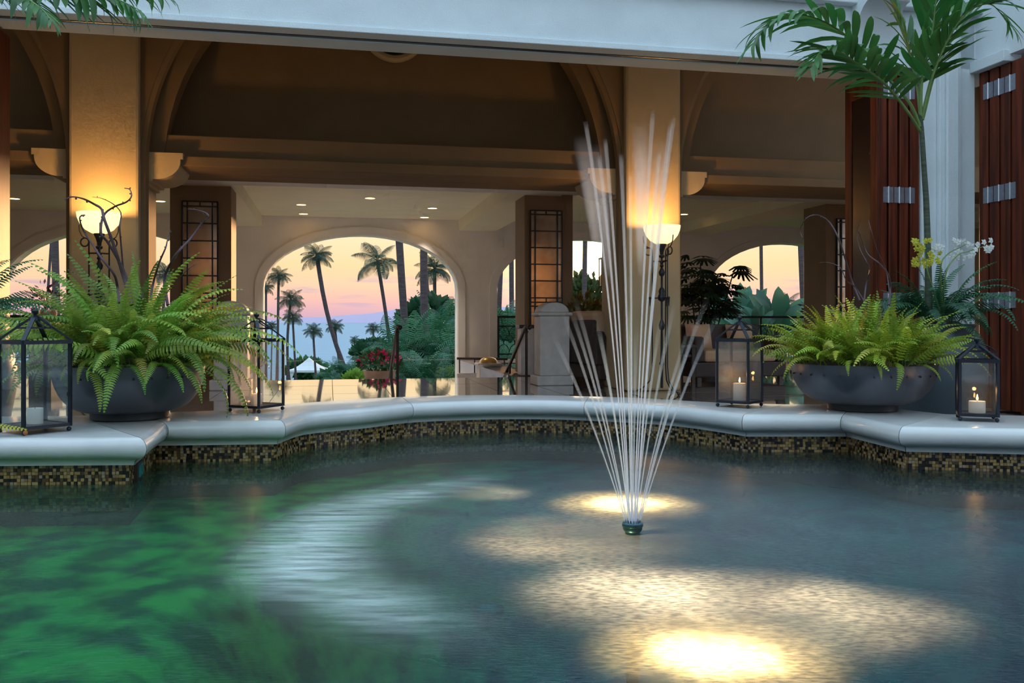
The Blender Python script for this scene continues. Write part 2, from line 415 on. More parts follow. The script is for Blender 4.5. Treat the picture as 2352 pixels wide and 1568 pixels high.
    pa_ = op('ADD', op('MULTIPLY', op('MULTIPLY', tot, gr.outputs[0]), .60), op('ADD', op('MULTIPLY', op('MULTIPLY', pm.outputs[0], gr.outputs[0]), .14), .07))
    pa = N.new('ShaderNodeMath'); pa.operation = 'MINIMUM'; L.new(pa_, pa.inputs[0]); pa.inputs[1].default_value = .8
    body = N.new('ShaderNodeMixShader'); L.new(pa.outputs[0], body.inputs[0]); L.new(tr.outputs[0], body.inputs[1]); L.new(mk.outputs[0], body.inputs[2])
    arch_refl = N.new('ShaderNodeMixShader'); L.new(op('MULTIPLY', r2, .95), arch_refl.inputs[0]); L.new(body.outputs[0], arch_refl.inputs[1]); L.new(fw.outputs[0], arch_refl.inputs[2])
    fr = N.new('ShaderNodeFresnel'); fr.inputs[0].default_value = 1.33
    mx = N.new('ShaderNodeMixShader'); L.new(fr.outputs[0], mx.inputs[0]); L.new(arch_refl.outputs[0], mx.inputs[1]); L.new(gl.outputs[0], mx.inputs[2])
    L.new(mx.outputs[0], out.inputs[0]); return m


def poolfloor_mat():
    m, N, L, b = nodes('pool_floor_mosaic')
    tc = N.new('ShaderNodeTexCoord')
    n1 = N.new('ShaderNodeTexNoise'); n1.inputs['Scale'].default_value = 1.1; n1.inputs['Detail'].default_value = 3; L.new(tc.outputs['Object'], n1.inputs['Vector'])
    n2 = N.new('ShaderNodeTexNoise'); n2.inputs['Scale'].default_value = 7; n2.inputs['Detail'].default_value = 5; L.new(tc.outputs['Object'], n2.inputs['Vector'])
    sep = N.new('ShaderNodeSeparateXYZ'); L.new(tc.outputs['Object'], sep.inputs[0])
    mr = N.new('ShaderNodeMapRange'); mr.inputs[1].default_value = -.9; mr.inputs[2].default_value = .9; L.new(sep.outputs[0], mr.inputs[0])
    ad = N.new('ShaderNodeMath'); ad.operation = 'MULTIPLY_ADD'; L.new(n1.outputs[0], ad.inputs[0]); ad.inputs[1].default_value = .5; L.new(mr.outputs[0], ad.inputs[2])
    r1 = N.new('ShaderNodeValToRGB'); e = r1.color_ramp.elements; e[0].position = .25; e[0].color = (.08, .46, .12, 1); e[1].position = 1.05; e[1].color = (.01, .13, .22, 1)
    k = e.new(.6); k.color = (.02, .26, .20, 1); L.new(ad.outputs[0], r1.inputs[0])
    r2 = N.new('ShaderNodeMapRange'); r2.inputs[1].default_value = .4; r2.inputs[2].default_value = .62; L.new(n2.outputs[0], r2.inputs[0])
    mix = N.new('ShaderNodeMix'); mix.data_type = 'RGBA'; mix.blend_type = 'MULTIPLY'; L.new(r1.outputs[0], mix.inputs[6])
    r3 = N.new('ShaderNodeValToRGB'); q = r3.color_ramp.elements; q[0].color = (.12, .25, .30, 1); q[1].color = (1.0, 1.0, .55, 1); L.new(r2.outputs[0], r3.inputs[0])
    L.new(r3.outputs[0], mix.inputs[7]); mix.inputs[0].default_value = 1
    L.new(mix.outputs[2], b.inputs['Base Color']); b.inputs['Roughness'].default_value = .7
    return m


def tile_mat():
    m, N, L, b = nodes('mosaic_tesserae')
    g = N.new('ShaderNodeNewGeometry'); r = N.new('ShaderNodeValToRGB'); e = r.color_ramp.elements; r.color_ramp.interpolation = 'CONSTANT'
    e[0].color = (.015, .010, .008, 1); e[1].position = .30; e[1].color = (.10, .055, .02, 1)
    for p, c in ((.45, (.34, .20, .07)), (.62, (.44, .28, .10)), (.78, (.26, .15, .07)), (.90, (.36, .26, .18))): e.new(p).color = (*c, 1)
    L.new(g.outputs['Random Per Island'], r.inputs[0]); L.new(r.outputs[0], b.inputs['Base Color']); b.inputs['Roughness'].default_value = .25
    return m


def jet_mat(name, dens, soft=1.0):
    m, N, L, b = nodes(name); N.remove(b); out = N['Material Output']
    at = N.new('ShaderNodeAttribute'); at.attribute_name = 'fade'
    tr = N.new('ShaderNodeBsdfTransparent'); df = N.new('ShaderNodeBsdfTranslucent'); df.inputs[0].default_value = (.95, .92, .96, 1)
    d2 = N.new('ShaderNodeBsdfDiffuse'); d2.inputs[0].default_value = (.95, .92, .96, 1)
    ms = N.new('ShaderNodeMixShader'); ms.inputs[0].default_value = .5; L.new(df.outputs[0], ms.inputs[1]); L.new(d2.outputs[0], ms.inputs[2])
    lw = N.new('ShaderNodeLayerWeight'); lw.inputs[0].default_value = .5
    iv0 = N.new('ShaderNodeMath'); iv0.operation = 'SUBTRACT'; iv0.inputs[0].default_value = 1; L.new(lw.outputs['Facing'], iv0.inputs[1])
    iv = N.new('ShaderNodeMath'); iv.operation = 'POWER'; iv.inputs[1].default_value = soft; L.new(iv0.outputs[0], iv.inputs[0])
    mu = N.new('ShaderNodeMath'); mu.operation = 'MULTIPLY'; L.new(at.outputs['Fac'], mu.inputs[0]); L.new(iv.outputs[0], mu.inputs[1])
    m2 = N.new('ShaderNodeMath'); m2.operation = 'MULTIPLY'; m2.inputs[1].default_value = dens; L.new(mu.outputs[0], m2.inputs[0])
    mx = N.new('ShaderNodeMixShader'); L.new(m2.outputs[0], mx.inputs[0]); L.new(tr.outputs[0], mx.inputs[1]); L.new(ms.outputs[0], mx.inputs[2])
    L.new(mx.outputs[0], out.inputs[0]); return m


def sea_mat():
    m, N, L, b = nodes('sea_water')
    b.inputs['Base Color'].default_value = (.12, .27, .38, 1); b.inputs['Roughness'].default_value = .55; b.inputs['Specular IOR Level'].default_value = .25
    tc = N.new('ShaderNodeTexCoord'); mp = N.new('ShaderNodeMapping'); mp.inputs['Scale'].default_value = (.02, .10, 1); L.new(tc.outputs['Object'], mp.inputs[0])
    nz = N.new('ShaderNodeTexNoise'); nz.inputs['Scale'].default_value = 1.5; nz.inputs['Detail'].default_value = 6; L.new(mp.outputs[0], nz.inputs['Vector'])
    bp = N.new('ShaderNodeBump'); bp.inputs['Strength'].default_value = .6; bp.inputs['Distance'].default_value = 2.0; L.new(nz.outputs[0], bp.inputs['Height']); L.new(bp.outputs[0], b.inputs['Normal'])
    return m


# ------------------------------------------------------------------ pool: coping, walls, water
ZC, ZW = .36, .174                    # top of the ledge, water level
_n = lambda px, py: (WZ(px, py, ZC).x, WZ(px, py, ZC).y)
NOZ = WZ(1453, 1225, ZW)
arc = [(-1.04, 3.97), _n(700, 947), _n(775, 940), _n(850, 934), _n(950, 924), _n(1100, 919), _n(1200, 918), _n(1300, 919), _n(1450, 925), _n(1550, 931), _n(1650, 942), (1.11, 4.23)]
arcb = [(-1.44, 4.40), _n(700, 924.6), _n(900, 912), _n(1100, 907), _n(1250, 907.7), _n(1450, 913), _n(1650, 924), (1.45, 4.72)]
V2 = lambda p: Vector((p[0], p[1], 0))
arcS = resample(catmull([V2(p) for p in arc], 10), 36); arcB = resample(catmull([V2(p) for p in arcb], 10), 36)
secs = [([(-2.7, 3.33), (-1.43, 3.39)], [(-3.2, 4.05), (-2.04, 4.14)], 8),
        ([(-1.43, 3.39), (-1.553, 3.92)], [(-2.04, 4.14), (-1.75, 4.27)], 4),
        ([(-1.553, 3.92), (-1.04, 3.97)], [(-1.75, 4.27), (-1.44, 4.40)], 5),
        (arcS[:13], arcB[:13], 12), (arcS[12:25], arcB[12:25], 12), (arcS[24:], arcB[24:], 12),
        ([(1.11, 4.23), (1.585, 4.23)], [(1.45, 4.72), (1.80, 4.72)], 5),
        ([(1.585, 4.23), (1.65, 3.74)], [(1.80, 4.72), (2.06, 4.22)], 4),
        ([(1.65, 3.74), (2.7, 3.56)], [(2.06, 4.22), (3.2, 3.98)], 8),
        ([(2.7, 3.56), (2.7, .75)], [(3.2, 3.98), (3.2, .30)], 6),
        ([(2.7, .75), (-2.7, .75)], [(3.2, .30), (-3.2, .30)], 6),
        ([(-2.7, .75), (-2.7, 3.33)], [(-3.2, .30), (-3.2, 4.05)], 6)]
loopN, loopB, ranges = [], [], []
for nose, back, n in secs:
    a = resample([V2(p) for p in nose], n); b_ = resample([V2(p) for p in back], n)
    ranges.append((len(loopN), len(loopN) + n)); loopN += a[:-1]; loopB += b_[:-1]
NL = len(loopN)
norms = []
for i in range(NL):                   # mitred normals, pointing into the pool
    p, q, s_ = loopN[i - 1], loopN[i], loopN[(i + 1) % NL]
    t1 = (q - p).normalized(); t2 = (s_ - q).normalized()
    n1 = Vector((t1.y, -t1.x, 0)); n2 = Vector((t2.y, -t2.x, 0))
    nn = (n1 + n2).normalized(); norms.append(nn / max(.45, nn.dot(n1)))


def off(i, n, z):
    i %= NL; p = loopN[i] + norms[i] * n; return (p.x, p.y, z)


R_ = .042
prof = [(0, ZC)] + [(R_ * math.sin(math.pi * k / 8), ZC - R_ + R_ * math.cos(math.pi * k / 8)) for k in range(1, 8)] + [(.004, ZC - 2 * R_), (-.004, ZC - .086), (-.012, ZC - .094), (-.014, ZC - .11), (-.05, ZC - .11)]
coping = thing('pool_coping', 'pale stone ledge with rounded nosing around the pool', 'pool edge', kind='structure')
for (a, b_) in ranges:
    mb = MB(); m = b_ - a + 1; k = len(prof)
    for i in range(a, b_ + 1):
        bk = loopB[i % NL]; e = .0015 * (1 if i == a else -1 if i == b_ else 0)
        t = (loopN[(i + 1) % NL] - loopN[i - 1]).normalized() * e
        row = [Vector((bk.x, bk.y, ZC - .06)), Vector((bk.x, bk.y, ZC))] + [Vector(off(i, pn, pz)) for pn, pz in prof]
        mb.v += [tuple(p + t) for p in row]
    k += 2
    for i in range(m - 1):
        for j in range(k - 1):
            mb.f.append((i * k + j, (i + 1) * k + j, (i + 1) * k + j + 1, i * k + j + 1))
        mb.f.append((i * k + k - 1, (i + 1) * k + k - 1, (i + 1) * k, i * k))
    mb.f.append(tuple(range(k))); mb.f.append(tuple(range((m - 1) * k, m * k))[::-1])
    mb.build('coping_stone', M_coping, coping, smooth=40)
ZF = .015
pw = thing('pool_wall', 'mosaic tiled wall of the pool below the ledge', 'pool wall', kind='structure')
mb = MB()
for i in range(NL):
    a = off(i, -.036, ZC - .108); b_ = off(i, -.036, ZF); bk = loopB[i]
    o2 = loopN[i].lerp(bk, .93); mb.v += [b_, a, (o2.x, o2.y, ZC - .108), (o2.x, o2.y, -.05)]
for i in range(NL):
    j = (i + 1) % NL
    for q in range(3): mb.f.append((4 * i + q, 4 * i + q + 1, 4 * j + q + 1, 4 * j + q))
mb.build('wall_core', mat('mosaic_grout', (.05, .038, .028), .8, var=.3), pw)
mb = MB(); T = .0128; path = [Vector(off(i, -.036, 0)) for i in range(ranges[0][0], ranges[8][1] + 1)]
for a, b_ in zip(path, path[1:]):
    ln = (b_ - a).length; c = max(1, round(ln / T)); t = (b_ - a) / c; nv = Vector((t.y, -t.x, 0)).normalized()
    for k in range(c):
        for rr in range(14):
            z1 = ZC - .111 - rr * T; g = .0008; h = .0022 + rnd.random() * .0022
            sh = rnd.uniform(-.002, .002)
            p0 = a + t * k + t.normalized() * (g + sh); p1 = a + t * (k + 1) - t.normalized() * (g - sh)
            v = []
            for hh in (0, h):
                for pp in (p0, p1):
                    for zz in (z1 - g, z1 - T + g): q = pp + nv * hh; v.append((q.x, q.y, zz))
            mb.add(v, [(4, 5, 7, 6), (0, 4, 6, 2), (1, 3, 7, 5), (0, 1, 5, 4), (2, 6, 7, 3)])
o = mb.build('mosaic_tile', tile_mat(), pw); tag(o, 'gold brown and black mosaic tiles', kind='stuff')
# pool floor, water
poly = [off(i, -.045, 0) for i in range(NL)]
tris = geometry.tessellate_polygon([[Vector(p) for p in poly]])
SUMP = Vector((.55, 2.35, 0))


def zfloor(x, y):                     # shallow shelf round the edge, deeper bowl under the fountain
    d = math.hypot((x - SUMP.x) * .86, y - SUMP.y); q = max(0.0, min(1.0, (1.30 - d) / .45)); return ZF - .52 * q * q * (3 - 2 * q)


ring_ = [loopN[i].lerp(loopB[i], .45) for i in range(NL)]


def inside(x, y):
    c = False
    for i in range(NL):
        a, b_ = ring_[i - 1], ring_[i]
        if (a.y > y) != (b_.y > y) and x < (b_.x - a.x) * (y - a.y) / (b_.y - a.y) + a.x: c = not c
    return c


mb = MB(); G = .08; idx = {}
def gv(i, j):
    if (i, j) not in idx: idx[(i, j)] = len(mb.v); mb.v.append((i * G, j * G, zfloor(i * G, j * G)))
    return idx[(i, j)]
for i in range(-38, 39):
    for j in range(4, 68):
        if inside((i + .5) * G, (j + .5) * G): mb.f.append((gv(i, j), gv(i + 1, j), gv(i + 1, j + 1), gv(i, j + 1)))
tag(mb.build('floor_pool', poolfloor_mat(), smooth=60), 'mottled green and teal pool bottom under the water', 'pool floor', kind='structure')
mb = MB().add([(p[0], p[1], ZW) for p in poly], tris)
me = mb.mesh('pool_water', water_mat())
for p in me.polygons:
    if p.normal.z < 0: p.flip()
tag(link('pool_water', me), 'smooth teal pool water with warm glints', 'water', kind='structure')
# teal niche in the pool wall by the corner
a = Vector(off(ranges[1][0], -.03, 0)); b_ = Vector(off(ranges[1][1], -.03, 0)); t = (b_ - a).normalized(); nv = Vector((t.y, -t.x, 0))
nt = thing('wall_niche', 'small teal glass square set in the mosaic wall corner', 'tile', loc=a + t * .14 + Vector((0, 0, ZC - .155)), rz=math.atan2(t.y, t.x))
MB().box(-.055, .055, -.012, .008, -.035, .035).build('surround', M_dark, nt, bevel=.002)
MB().box(-.036, .036, -.017, -.004, -.024, .026).build('glass_pane', M_teal, nt, bevel=.003)


# ------------------------------------------------------------------ building shell (all in the building frame, turned by TH)
def S(name, mb, m, label, cat, parent=None, smooth=None, bevel=0):
    o = mb.build(name, m, parent, smooth, rot=None if parent else (0, 0, TH), bevel=bevel)
    if not parent: tag(o, label, cat, kind='structure')
    return o


DB, DE, DF = 7.1, 12.5, 18.6          # courtyard face, stair edge, sea-side wall
ZB = 3.07                             # underside of the courtyard beam
STL, STR = rd(548, DE), rd(1190, DE)
# floor slab with pool and stair openings
inv = lambda p: (p[0] * CT + p[1] * ST, -p[0] * ST + p[1] * CT)
outer = [(-10, -4), (13.4, -4), (13.4, 18.9), (-10, 18.9)]
hole1 = [inv(loopN[i].lerp(loopB[i], .9)) for i in range(NL)]
hole2 = [(STL, DE), (STR, DE), (STR, 18.8), (STL, 18.8)]
allp = outer + hole1 + hole2
tr = geometry.tessellate_polygon([[Vector((*p, 0)) for p in outer], [Vector((*p, 0)) for p in hole1], [Vector((*p, 0)) for p in hole2]])
mb = MB().add([(p[0], p[1], -.012) for p in allp], tr)
me = mb.mesh('floor', M_grout)
for p in me.polygons:
    if p.normal.z < 0: p.flip()
floor = tag(link('floor', me, rot=(0, 0, TH)), 'polished brown stone floor of the open lobby', 'floor', kind='structure')
TS = .62
tile = MB().box(.003, TS - .003, .003, TS - .003, -.012, 0).mesh('floor_tile', M_floor)
tl2 = MB().box(.003, TS - .003, .003, TS - .003, -.012, .0008).mesh('floor_tile', M_floor)
d0 = DE - 9 * TS; k = 0
for j in range(18):
    for i in range(-9, 14):
        r0 = STL + i * TS; dd = d0 + j * TS
        if dd > 18.5: continue
        if dd >= DE - .1 and r0 < STR - .05 and r0 + TS > STL + .05: continue
        if abs(r0) / (dd + .6) > .95 or (dd < 9 and (r0 < -4 or r0 > 6.5)) or k >= 300: continue
        k += 1
        link('floor_tile', tile if rnd.random() < .6 else tl2, floor, (r0, dd, 0))
# stairs going down towards the garden
st = thing('stairs', 'stone stairs leading down from the lobby towards the garden', 'stairs', kind='structure'); st.rotation_euler.z = TH
for k in range(8):
    MB().box(STL, STR, DE + k * .32, DE + (k + 1) * .32 + .02, -1.5, -.16 * (k + 1)).build('step', M_stone, st)
MB().box(STL, STR, DE + 8 * .32, 19.2, -1.6, -1.30).build('landing', M_stone, st)
# sea-side wall with arches
AW, AP, A1 = 3.95, 4.81, rd(605, DF)
arches = [(A1 + k * AP + AW / 2) for k in (-1, 0, 1, 2)]
ZS, ZR = 1.48, 1.10


def arched_wall(mb, d0, d1, r0, r1, zb, zt, cs, hw, zs, rise, n=24):
    x = r0
    for c in cs:
        mb.box(x, c - hw, d0, d1, zb, zt); x = c + hw
        P = [(c - hw * math.cos(math.pi * k / n), zs + rise * math.sin(math.pi * k / n)) for k in range(n + 1)]
        o = len(mb.v)
        for (pr, pz) in P: mb.v += [(pr, d0, pz), (pr, d1, pz), (pr, d0, zt), (pr, d1, zt)]
        for k in range(n):
            a, b_ = o + 4 * k, o + 4 * k + 4
            mb.f += [(a, b_, b_ + 2, a + 2), (a + 1, a + 3, b_ + 3, b_ + 1), (a, a + 1, b_ + 1, b_), (a + 2, b_ + 2, b_ + 3, a + 3)]
    mb.box(x, r1, d0, d1, zb, zt)
    return mb


S('wall_back', arched_wall(MB(), DF, DF + .35, -8.2, 13.4, -1.6, 3.6, arches, AW / 2, ZS, ZR), M_veranda, 'pale plaster sea-side wall pierced by wide arches', 'wall')
for k, c in enumerate(arches):        # raised band round each arch
    mb = MB(); w = .17; n = 28; pts = []
    for (hw, rs) in ((AW / 2 + .015, ZR + .015), (AW / 2 + w, ZR + w)):
        row = [(c - hw, -1.3 if k == 1 else 0.0)] + [(c - hw * math.cos(math.pi * i / n), ZS + rs * math.sin(math.pi * i / n)) for i in range(n + 1)] + [(c + hw, -1.3 if k == 1 else 0.0)]
        pts.append(row)
    m = len(pts[0])
    for d in (DF - .035, DF + .0):
        for row in pts: mb.v += [(p[0], d, p[1]) for p in row]
    for i in range(m - 1):
        mb.f += [(i, i + 1, m + i + 1, m + i), (i, 2 * m + i, 2 * m + i + 1, i + 1), (m + i, m + i + 1, 3 * m + i + 1, 3 * m + i)]
    S('trim_%d' % (k + 1), mb, M_veranda, ['raised plaster band round the arch behind the floor lamp with willow twigs', 'raised plaster band round the wide central arch', 'raised plaster band round the arch of the setting sun', 'raised plaster band round the arch with broad-leaved plants'][k], 'trim', smooth=35)
S('wall_left', MB().box(-8.5, -8.2, 7.1, 18.95, -1.6, 5.6), M_plaster, 'plaster end wall beyond the far left arch', 'wall')
S('wall_right', MB().box(13.4, 13.7, 7.1, 18.95, -1.6, 5.6), M_plaster, 'plaster end wall beyond the far right arch', 'wall')
# veranda ceiling with coffers
vc = thing('ceiling_veranda', 'cream coffered ceiling over the sea-side veranda', 'ceiling', kind='structure'); vc.rotation_euler.z = TH
DK, ZK, ZV = 13.05, 2.72, 2.94
MB().box(-8.3, 13.5, 10.9, DF + .02, ZV, ZV + .15).build('coffer_panel', M_ceil, vc)
MB().box(-8.3, 13.5, 10.9, DK, ZK, ZV).build('soffit', M_veranda, vc)
for k in range(-1, 4):
    rb = A1 + k * AP - .43
    MB().box(rb - .40, rb + .40, DK, DF + .01, ZK, ZV).build('coffer_beam', M_ceil, vc)
# downlights
ldn = [(692, 470, 'by the coffer beam above the central arch, nearer the lobby'), (850, 455, 'nearest the lobby in the central coffer'), (697, 491, 'beside the central arch wall, above the leaning palm'),
       (993, 478, 'above the right half of the central arch, nearer the lobby'), (975, 499, 'against the wall above the right half of the central arch'),
       (33, 456, 'in the coffer by the dark wooden door'), (368, 462, 'between the lamp column and the lattice pillar'), (1570, 492, 'beside the second lamp column')]
for (px, py, wh) in ldn:
    D = (ZV - CZ) * F / (HY - py); p = W(px, py, D)
    t = thing('ceiling_downlight', 'small warm recessed downlight ' + wh, 'ceiling light', loc=(p.x, p.y, ZV), group='recessed downlights in the veranda ceiling')
    MB().lathe([(.085, -.004), (.10, -.006), (.10, 0), (.085, 0)], 20, cap=False).build('trim_ring', M_veranda, t)
    MB().lathe([(.0001, -.003), (.085, -.003)], 20, cap=False).build('lens', mat('downlight_lens', (1, .7, .3), .5, emit=(1, .55, .16), estr=9), t)
    l = bpy.data.lights.new('downlight_bulb', 'SPOT'); l.energy = 220; l.color = (1, .86, .70); l.spot_size = math.radians(64); l.spot_blend = .9; l.shadow_soft_size = .05
    link('downlight_bulb', l, t, (0, 0, -.03))
# column row, arch wall, tympanum, beam
CC = (rd(158, 9.7) + rd(318, 9.7)) / 2; CP = (rd(1437, 9.7) + rd(1565, 9.7)) / 2 - CC
cols = [CC - CP, CC, CC + CP, CC + 2 * CP]
CWd = .335
names = ['out of sight beyond the left door', 'behind the floor lamp with willow twigs', 'behind the floor lamp by the fountain', 'hidden behind the folded wooden doors']
for c, nm in zip(cols, names):
    S('column', MB().box(c - CWd, c + CWd, 9.7, 10.65, 0, 5.4), M_plaster, 'square cream plaster column ' + nm, 'column', bevel=.03)
mid = [(a + b_) / 2 for a, b_ in zip(cols, cols[1:])]
HW = CP / 2 - CWd
zsp, rise = 2.44, 2.66
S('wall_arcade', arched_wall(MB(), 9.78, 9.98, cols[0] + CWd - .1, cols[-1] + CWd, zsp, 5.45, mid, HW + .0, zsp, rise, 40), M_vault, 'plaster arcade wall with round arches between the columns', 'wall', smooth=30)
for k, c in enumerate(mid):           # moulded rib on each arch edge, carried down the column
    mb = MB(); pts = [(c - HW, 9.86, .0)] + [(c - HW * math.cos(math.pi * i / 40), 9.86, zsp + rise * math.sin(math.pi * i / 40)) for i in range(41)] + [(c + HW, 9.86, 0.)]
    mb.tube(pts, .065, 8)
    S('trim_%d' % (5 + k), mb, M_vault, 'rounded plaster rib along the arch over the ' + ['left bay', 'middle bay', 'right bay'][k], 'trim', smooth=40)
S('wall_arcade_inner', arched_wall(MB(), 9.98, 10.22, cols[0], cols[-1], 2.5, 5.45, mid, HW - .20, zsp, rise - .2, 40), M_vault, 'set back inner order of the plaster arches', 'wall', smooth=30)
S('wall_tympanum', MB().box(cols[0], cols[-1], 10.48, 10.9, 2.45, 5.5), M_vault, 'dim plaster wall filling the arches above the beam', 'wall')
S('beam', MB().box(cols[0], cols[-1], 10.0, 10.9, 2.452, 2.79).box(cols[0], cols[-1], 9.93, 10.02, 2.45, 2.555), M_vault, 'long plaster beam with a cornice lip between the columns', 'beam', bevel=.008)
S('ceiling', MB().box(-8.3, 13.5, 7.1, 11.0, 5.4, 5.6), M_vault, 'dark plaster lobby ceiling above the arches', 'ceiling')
# round oculus frame on the tympanum
oc = thing('oculus', 'round moulded oculus high on the dim arch wall', 'oculus', loc=B(rd(905, 10.43), 10.43, zd(905, 70, 10.43)), rz=TH)
mb = MB(); mb.tube([(.33 * math.cos(2 * math.pi * k / 40), 0, .33 * math.sin(2 * math.pi * k / 40)) for k in range(40)], .045, 8, closed=True); mb.build('ring', M_plaster, oc, smooth=40)
mb = MB(); n = 40; mb.add([(.3 * math.cos(2 * math.pi * k / n), y, .3 * math.sin(2 * math.pi * k / n)) for y in (-.015, .01) for k in range(n)], [tuple(range(n)), tuple(range(n, 2 * n))[::-1]]); mb.build('dark_grille', mat('grille_black', (.015, .01, .01), .7, var=.3), oc)
# corbels
cp = [(0, 2.575), (.40, 2.575), (.40, 2.51), (.375, 2.51), (.375, 2.485)]
for k in range(9):
    an = math.pi / 2 * k / 8; cp.append((.13 + .245 * math.cos(an), 2.485 - .19 * math.sin(an) ** 1.0))
cp += [(.10, 2.295), (.10, 2.27), (.05, 2.27), (.05, 2.235), (0, 2.235)]
cn = [('on the right side of the column behind the floor lamp with willow twigs', 1, 1), ('on the left side of the column behind the floor lamp with willow twigs', 1, -1), ('on the left side of the column by the fountain plume', 2, -1), ('on the right side of the column by the fountain plume', 2, 1)]
for nm, ci, sg in cn:
    c = cols[ci] + sg * CWd
    poly_ = [(c + sg * p[0], p[1]) for p in cp]
    S('corbel', MB().prism(poly_ if sg > 0 else poly_[::-1], 'y', 9.88, 10.55), M_plaster, 'scroll shaped plaster corbel ' + nm, 'corbel', smooth=30)['group'] = 'corbels under the beam'
# pillars with lattice panels
DP = 13.2
pl = [(rd(390, DP), rd(531, DP), 'beside the willow twigs'), (rd(1205, DP), rd(1316, DP), 'beside the stone newel post'), (rd(1897, DP), rd(1897, DP) + .75, 'next to the folded wooden doors')]
for a, b_, nm in pl:
    S('pillar', MB().box(a, b_, DP, DP + .7, 0, 2.94), M_pillar, 'brown plaster pillar with a lattice panel ' + nm, 'pillar', bevel=.01)
# front courtyard beam with ledge and slot
fb = thing('wall_front', 'white stucco courtyard beam above the wide opening', 'wall', kind='structure'); fb.rotation_euler.z = TH
RL, RR = rd(-60, DB), rd(2118, DB)
MB().box(RL - 3, RR + .75, DB, DB + .42, ZB + .03, 5.6).build('stucco_face', M_stucco, fb)
MB().box(RL - 3, RR + .1, DB - .025, DB + .13, ZB, ZB + .05).build('ledge', M_stucco, fb, bevel=.006)
MB().box(RL - 3, RR + .1, DB + .17, DB + .40, ZB - .015, ZB + .04).build('inner_ledge', M_stucco, fb, bevel=.006)
MB().box(RL - 3, RR + .1, DB + .13, DB + .17, ZB - .004, ZB + .032).build('slot_shade', M_iron, fb)  # black strip in place of the shade inside the slot
MB().box(RL - 3, RR + .75, DB - .10, DB, zd(1800, 4, DB), 5.6).build('upper_cornice', M_stucco, fb, bevel=.01)
# corner pier with stepped mouldings, corbel, side wing
pr0, pr1 = rd(2118, DB), rd(2240, DB)
pier = thing('column_corner', 'white corner pier with stepped mouldings behind the potted palm', 'column', kind='structure'); pier.rotation_euler.z = TH
MB().box(pr0, pr1, DB, DB + .6, 0, 5.6).build('shaft', M_stucco, pier, bevel=.01)
a, b_ = rd(2150, DB), rd(2200, DB)
MB().box(a, b_, DB - .05, DB, 0, 5.0).build('raised_band', M_stucco, pier, bevel=.012)
MB().box(a + .05, b_ - .05, DB - .085, DB - .05, 0, 5.0).build('raised_fillet', M_stucco, pier, bevel=.012)
a, b_ = rd(1955, DB), rd(2045, DB)
poly_ = [(DB, ZB), (DB, 3.75), (DB - .34, 3.75), (DB - .34, 3.58), (DB - .28, 3.58)] + [(DB - .28 + .24 * math.sin(math.pi / 2 * k / 8), 3.56 - .42 * (1 - math.cos(math.pi / 2 * k / 8))) for k in range(9)]
S('corbel', MB().prism(poly_[::-1], 'x', a, b_), M_stucco, 'large white corbel under the cornice beside the potted palm', 'corbel', smooth=30)
wing = thing('wall_wing', 'white stucco wing wall above the right-hand folding doors', 'wall', kind='structure'); wing.rotation_euler.z = TH
MB().box(pr1, pr1 + .5, 1.0, DB + .6, 3.12, 5.6).build('stucco_face', M_stucco, wing)
MB().box(pr1 - .06, pr1 + .12, DB - .42, DB, 3.06, 3.16).build('door_head', M_stucco, wing, bevel=.006)
S('wall_front_pier', MB().box(RL - 3.0, RL - .35, DB, DB + .6, 0, 3.1), M_stucco, 'white pier left of the opening, outside the view', 'wall')


S('wall_sky_block', MB().box(-9.3, pr1 + .5, -4.3, -4.0, -.1, 5.0), M_stucco, 'unseen white stucco wall added behind the viewer to block and bounce skylight', 'wall')  # unseen wall, added to keep low sky light out of the lobby
S('wall_sky_block_side', MB().box(-9.3, -9.0, -4.0, 7.1, -.1, 5.0), M_stucco, 'unseen white stucco wall added far left to block and bounce skylight', 'wall')  # unseen side wall, added for the same light control


# ------------------------------------------------------------------ folding doors
def hinge(parent, x, z, plane, w=.085, h=.14):
    """plane: function (along, proud, z) -> local point of the door frame"""
    g = MB()
    def bx(a0, a1, p0, p1, z0, z1):
        v = [plane(a, p, zz) for zz in (z0, z1) for p in (p0, p1) for a in (a0, a1)]
        g.add(v, [(0, 2, 3, 1), (4, 5, 7, 6), (0, 1, 5, 4), (2, 6, 7, 3), (0, 4, 6, 2), (1, 3, 7, 5)])
    bx(x - w / 2, x + w / 2, .0, .005, z - h / 2, z + h / 2)
    hg = g.build('hinge', M_hinge, parent)
    MB().tube([plane(x, .008, z - h / 2 - .004), plane(x, .008, z + h / 2 + .004)], .006, 8).build('hinge_pin', M_pin, hg)


HZ = [zd(2065, 207, DB), zd(2065, 447, DB), zd(2065, 690, DB)]
dr = thing('door_1', 'dark mahogany folding door leaves stacked beside the white pier', 'door', kind='structure'); dr.rotation_euler.z = TH
a, b_ = rd(2018, DB), rd(2118, DB) - .005; n = 4; w = (b_ - a) / n
for k in range(n):
    lf = MB().box(a + k * w + .010, a + (k + 1) * w - .010, DB + .02, DB + .52, .02, 3.03).build('door_leaf', M_wood, dr, bevel=.008)
MB().box(a - .004, a + .008, DB + .02, DB + .12, .02, 3.03).box(a - .004, a + .008, DB + .42, DB + .52, .02, 3.03).box(a - .004, a + .008, DB + .12, DB + .42, 2.86, 3.03).box(a - .004, a + .008, DB + .12, DB + .42, .02, .25).build('panel_frame', M_wood, dr, bevel=.003)
MB().box(a + .0055, a + .0075, DB + .12, DB + .42, .25, 2.86).build('dark_panel', mat('door_panel_dark', (.02, .006, .005), .3, var=.3), dr)
for z in HZ:
    for k in range(3): hinge(dr, a + (k + 1) * w - .006 * 0, z, lambda s_, p_, z_: (s_, DB + .02 - p_, z_), w=w * .92)
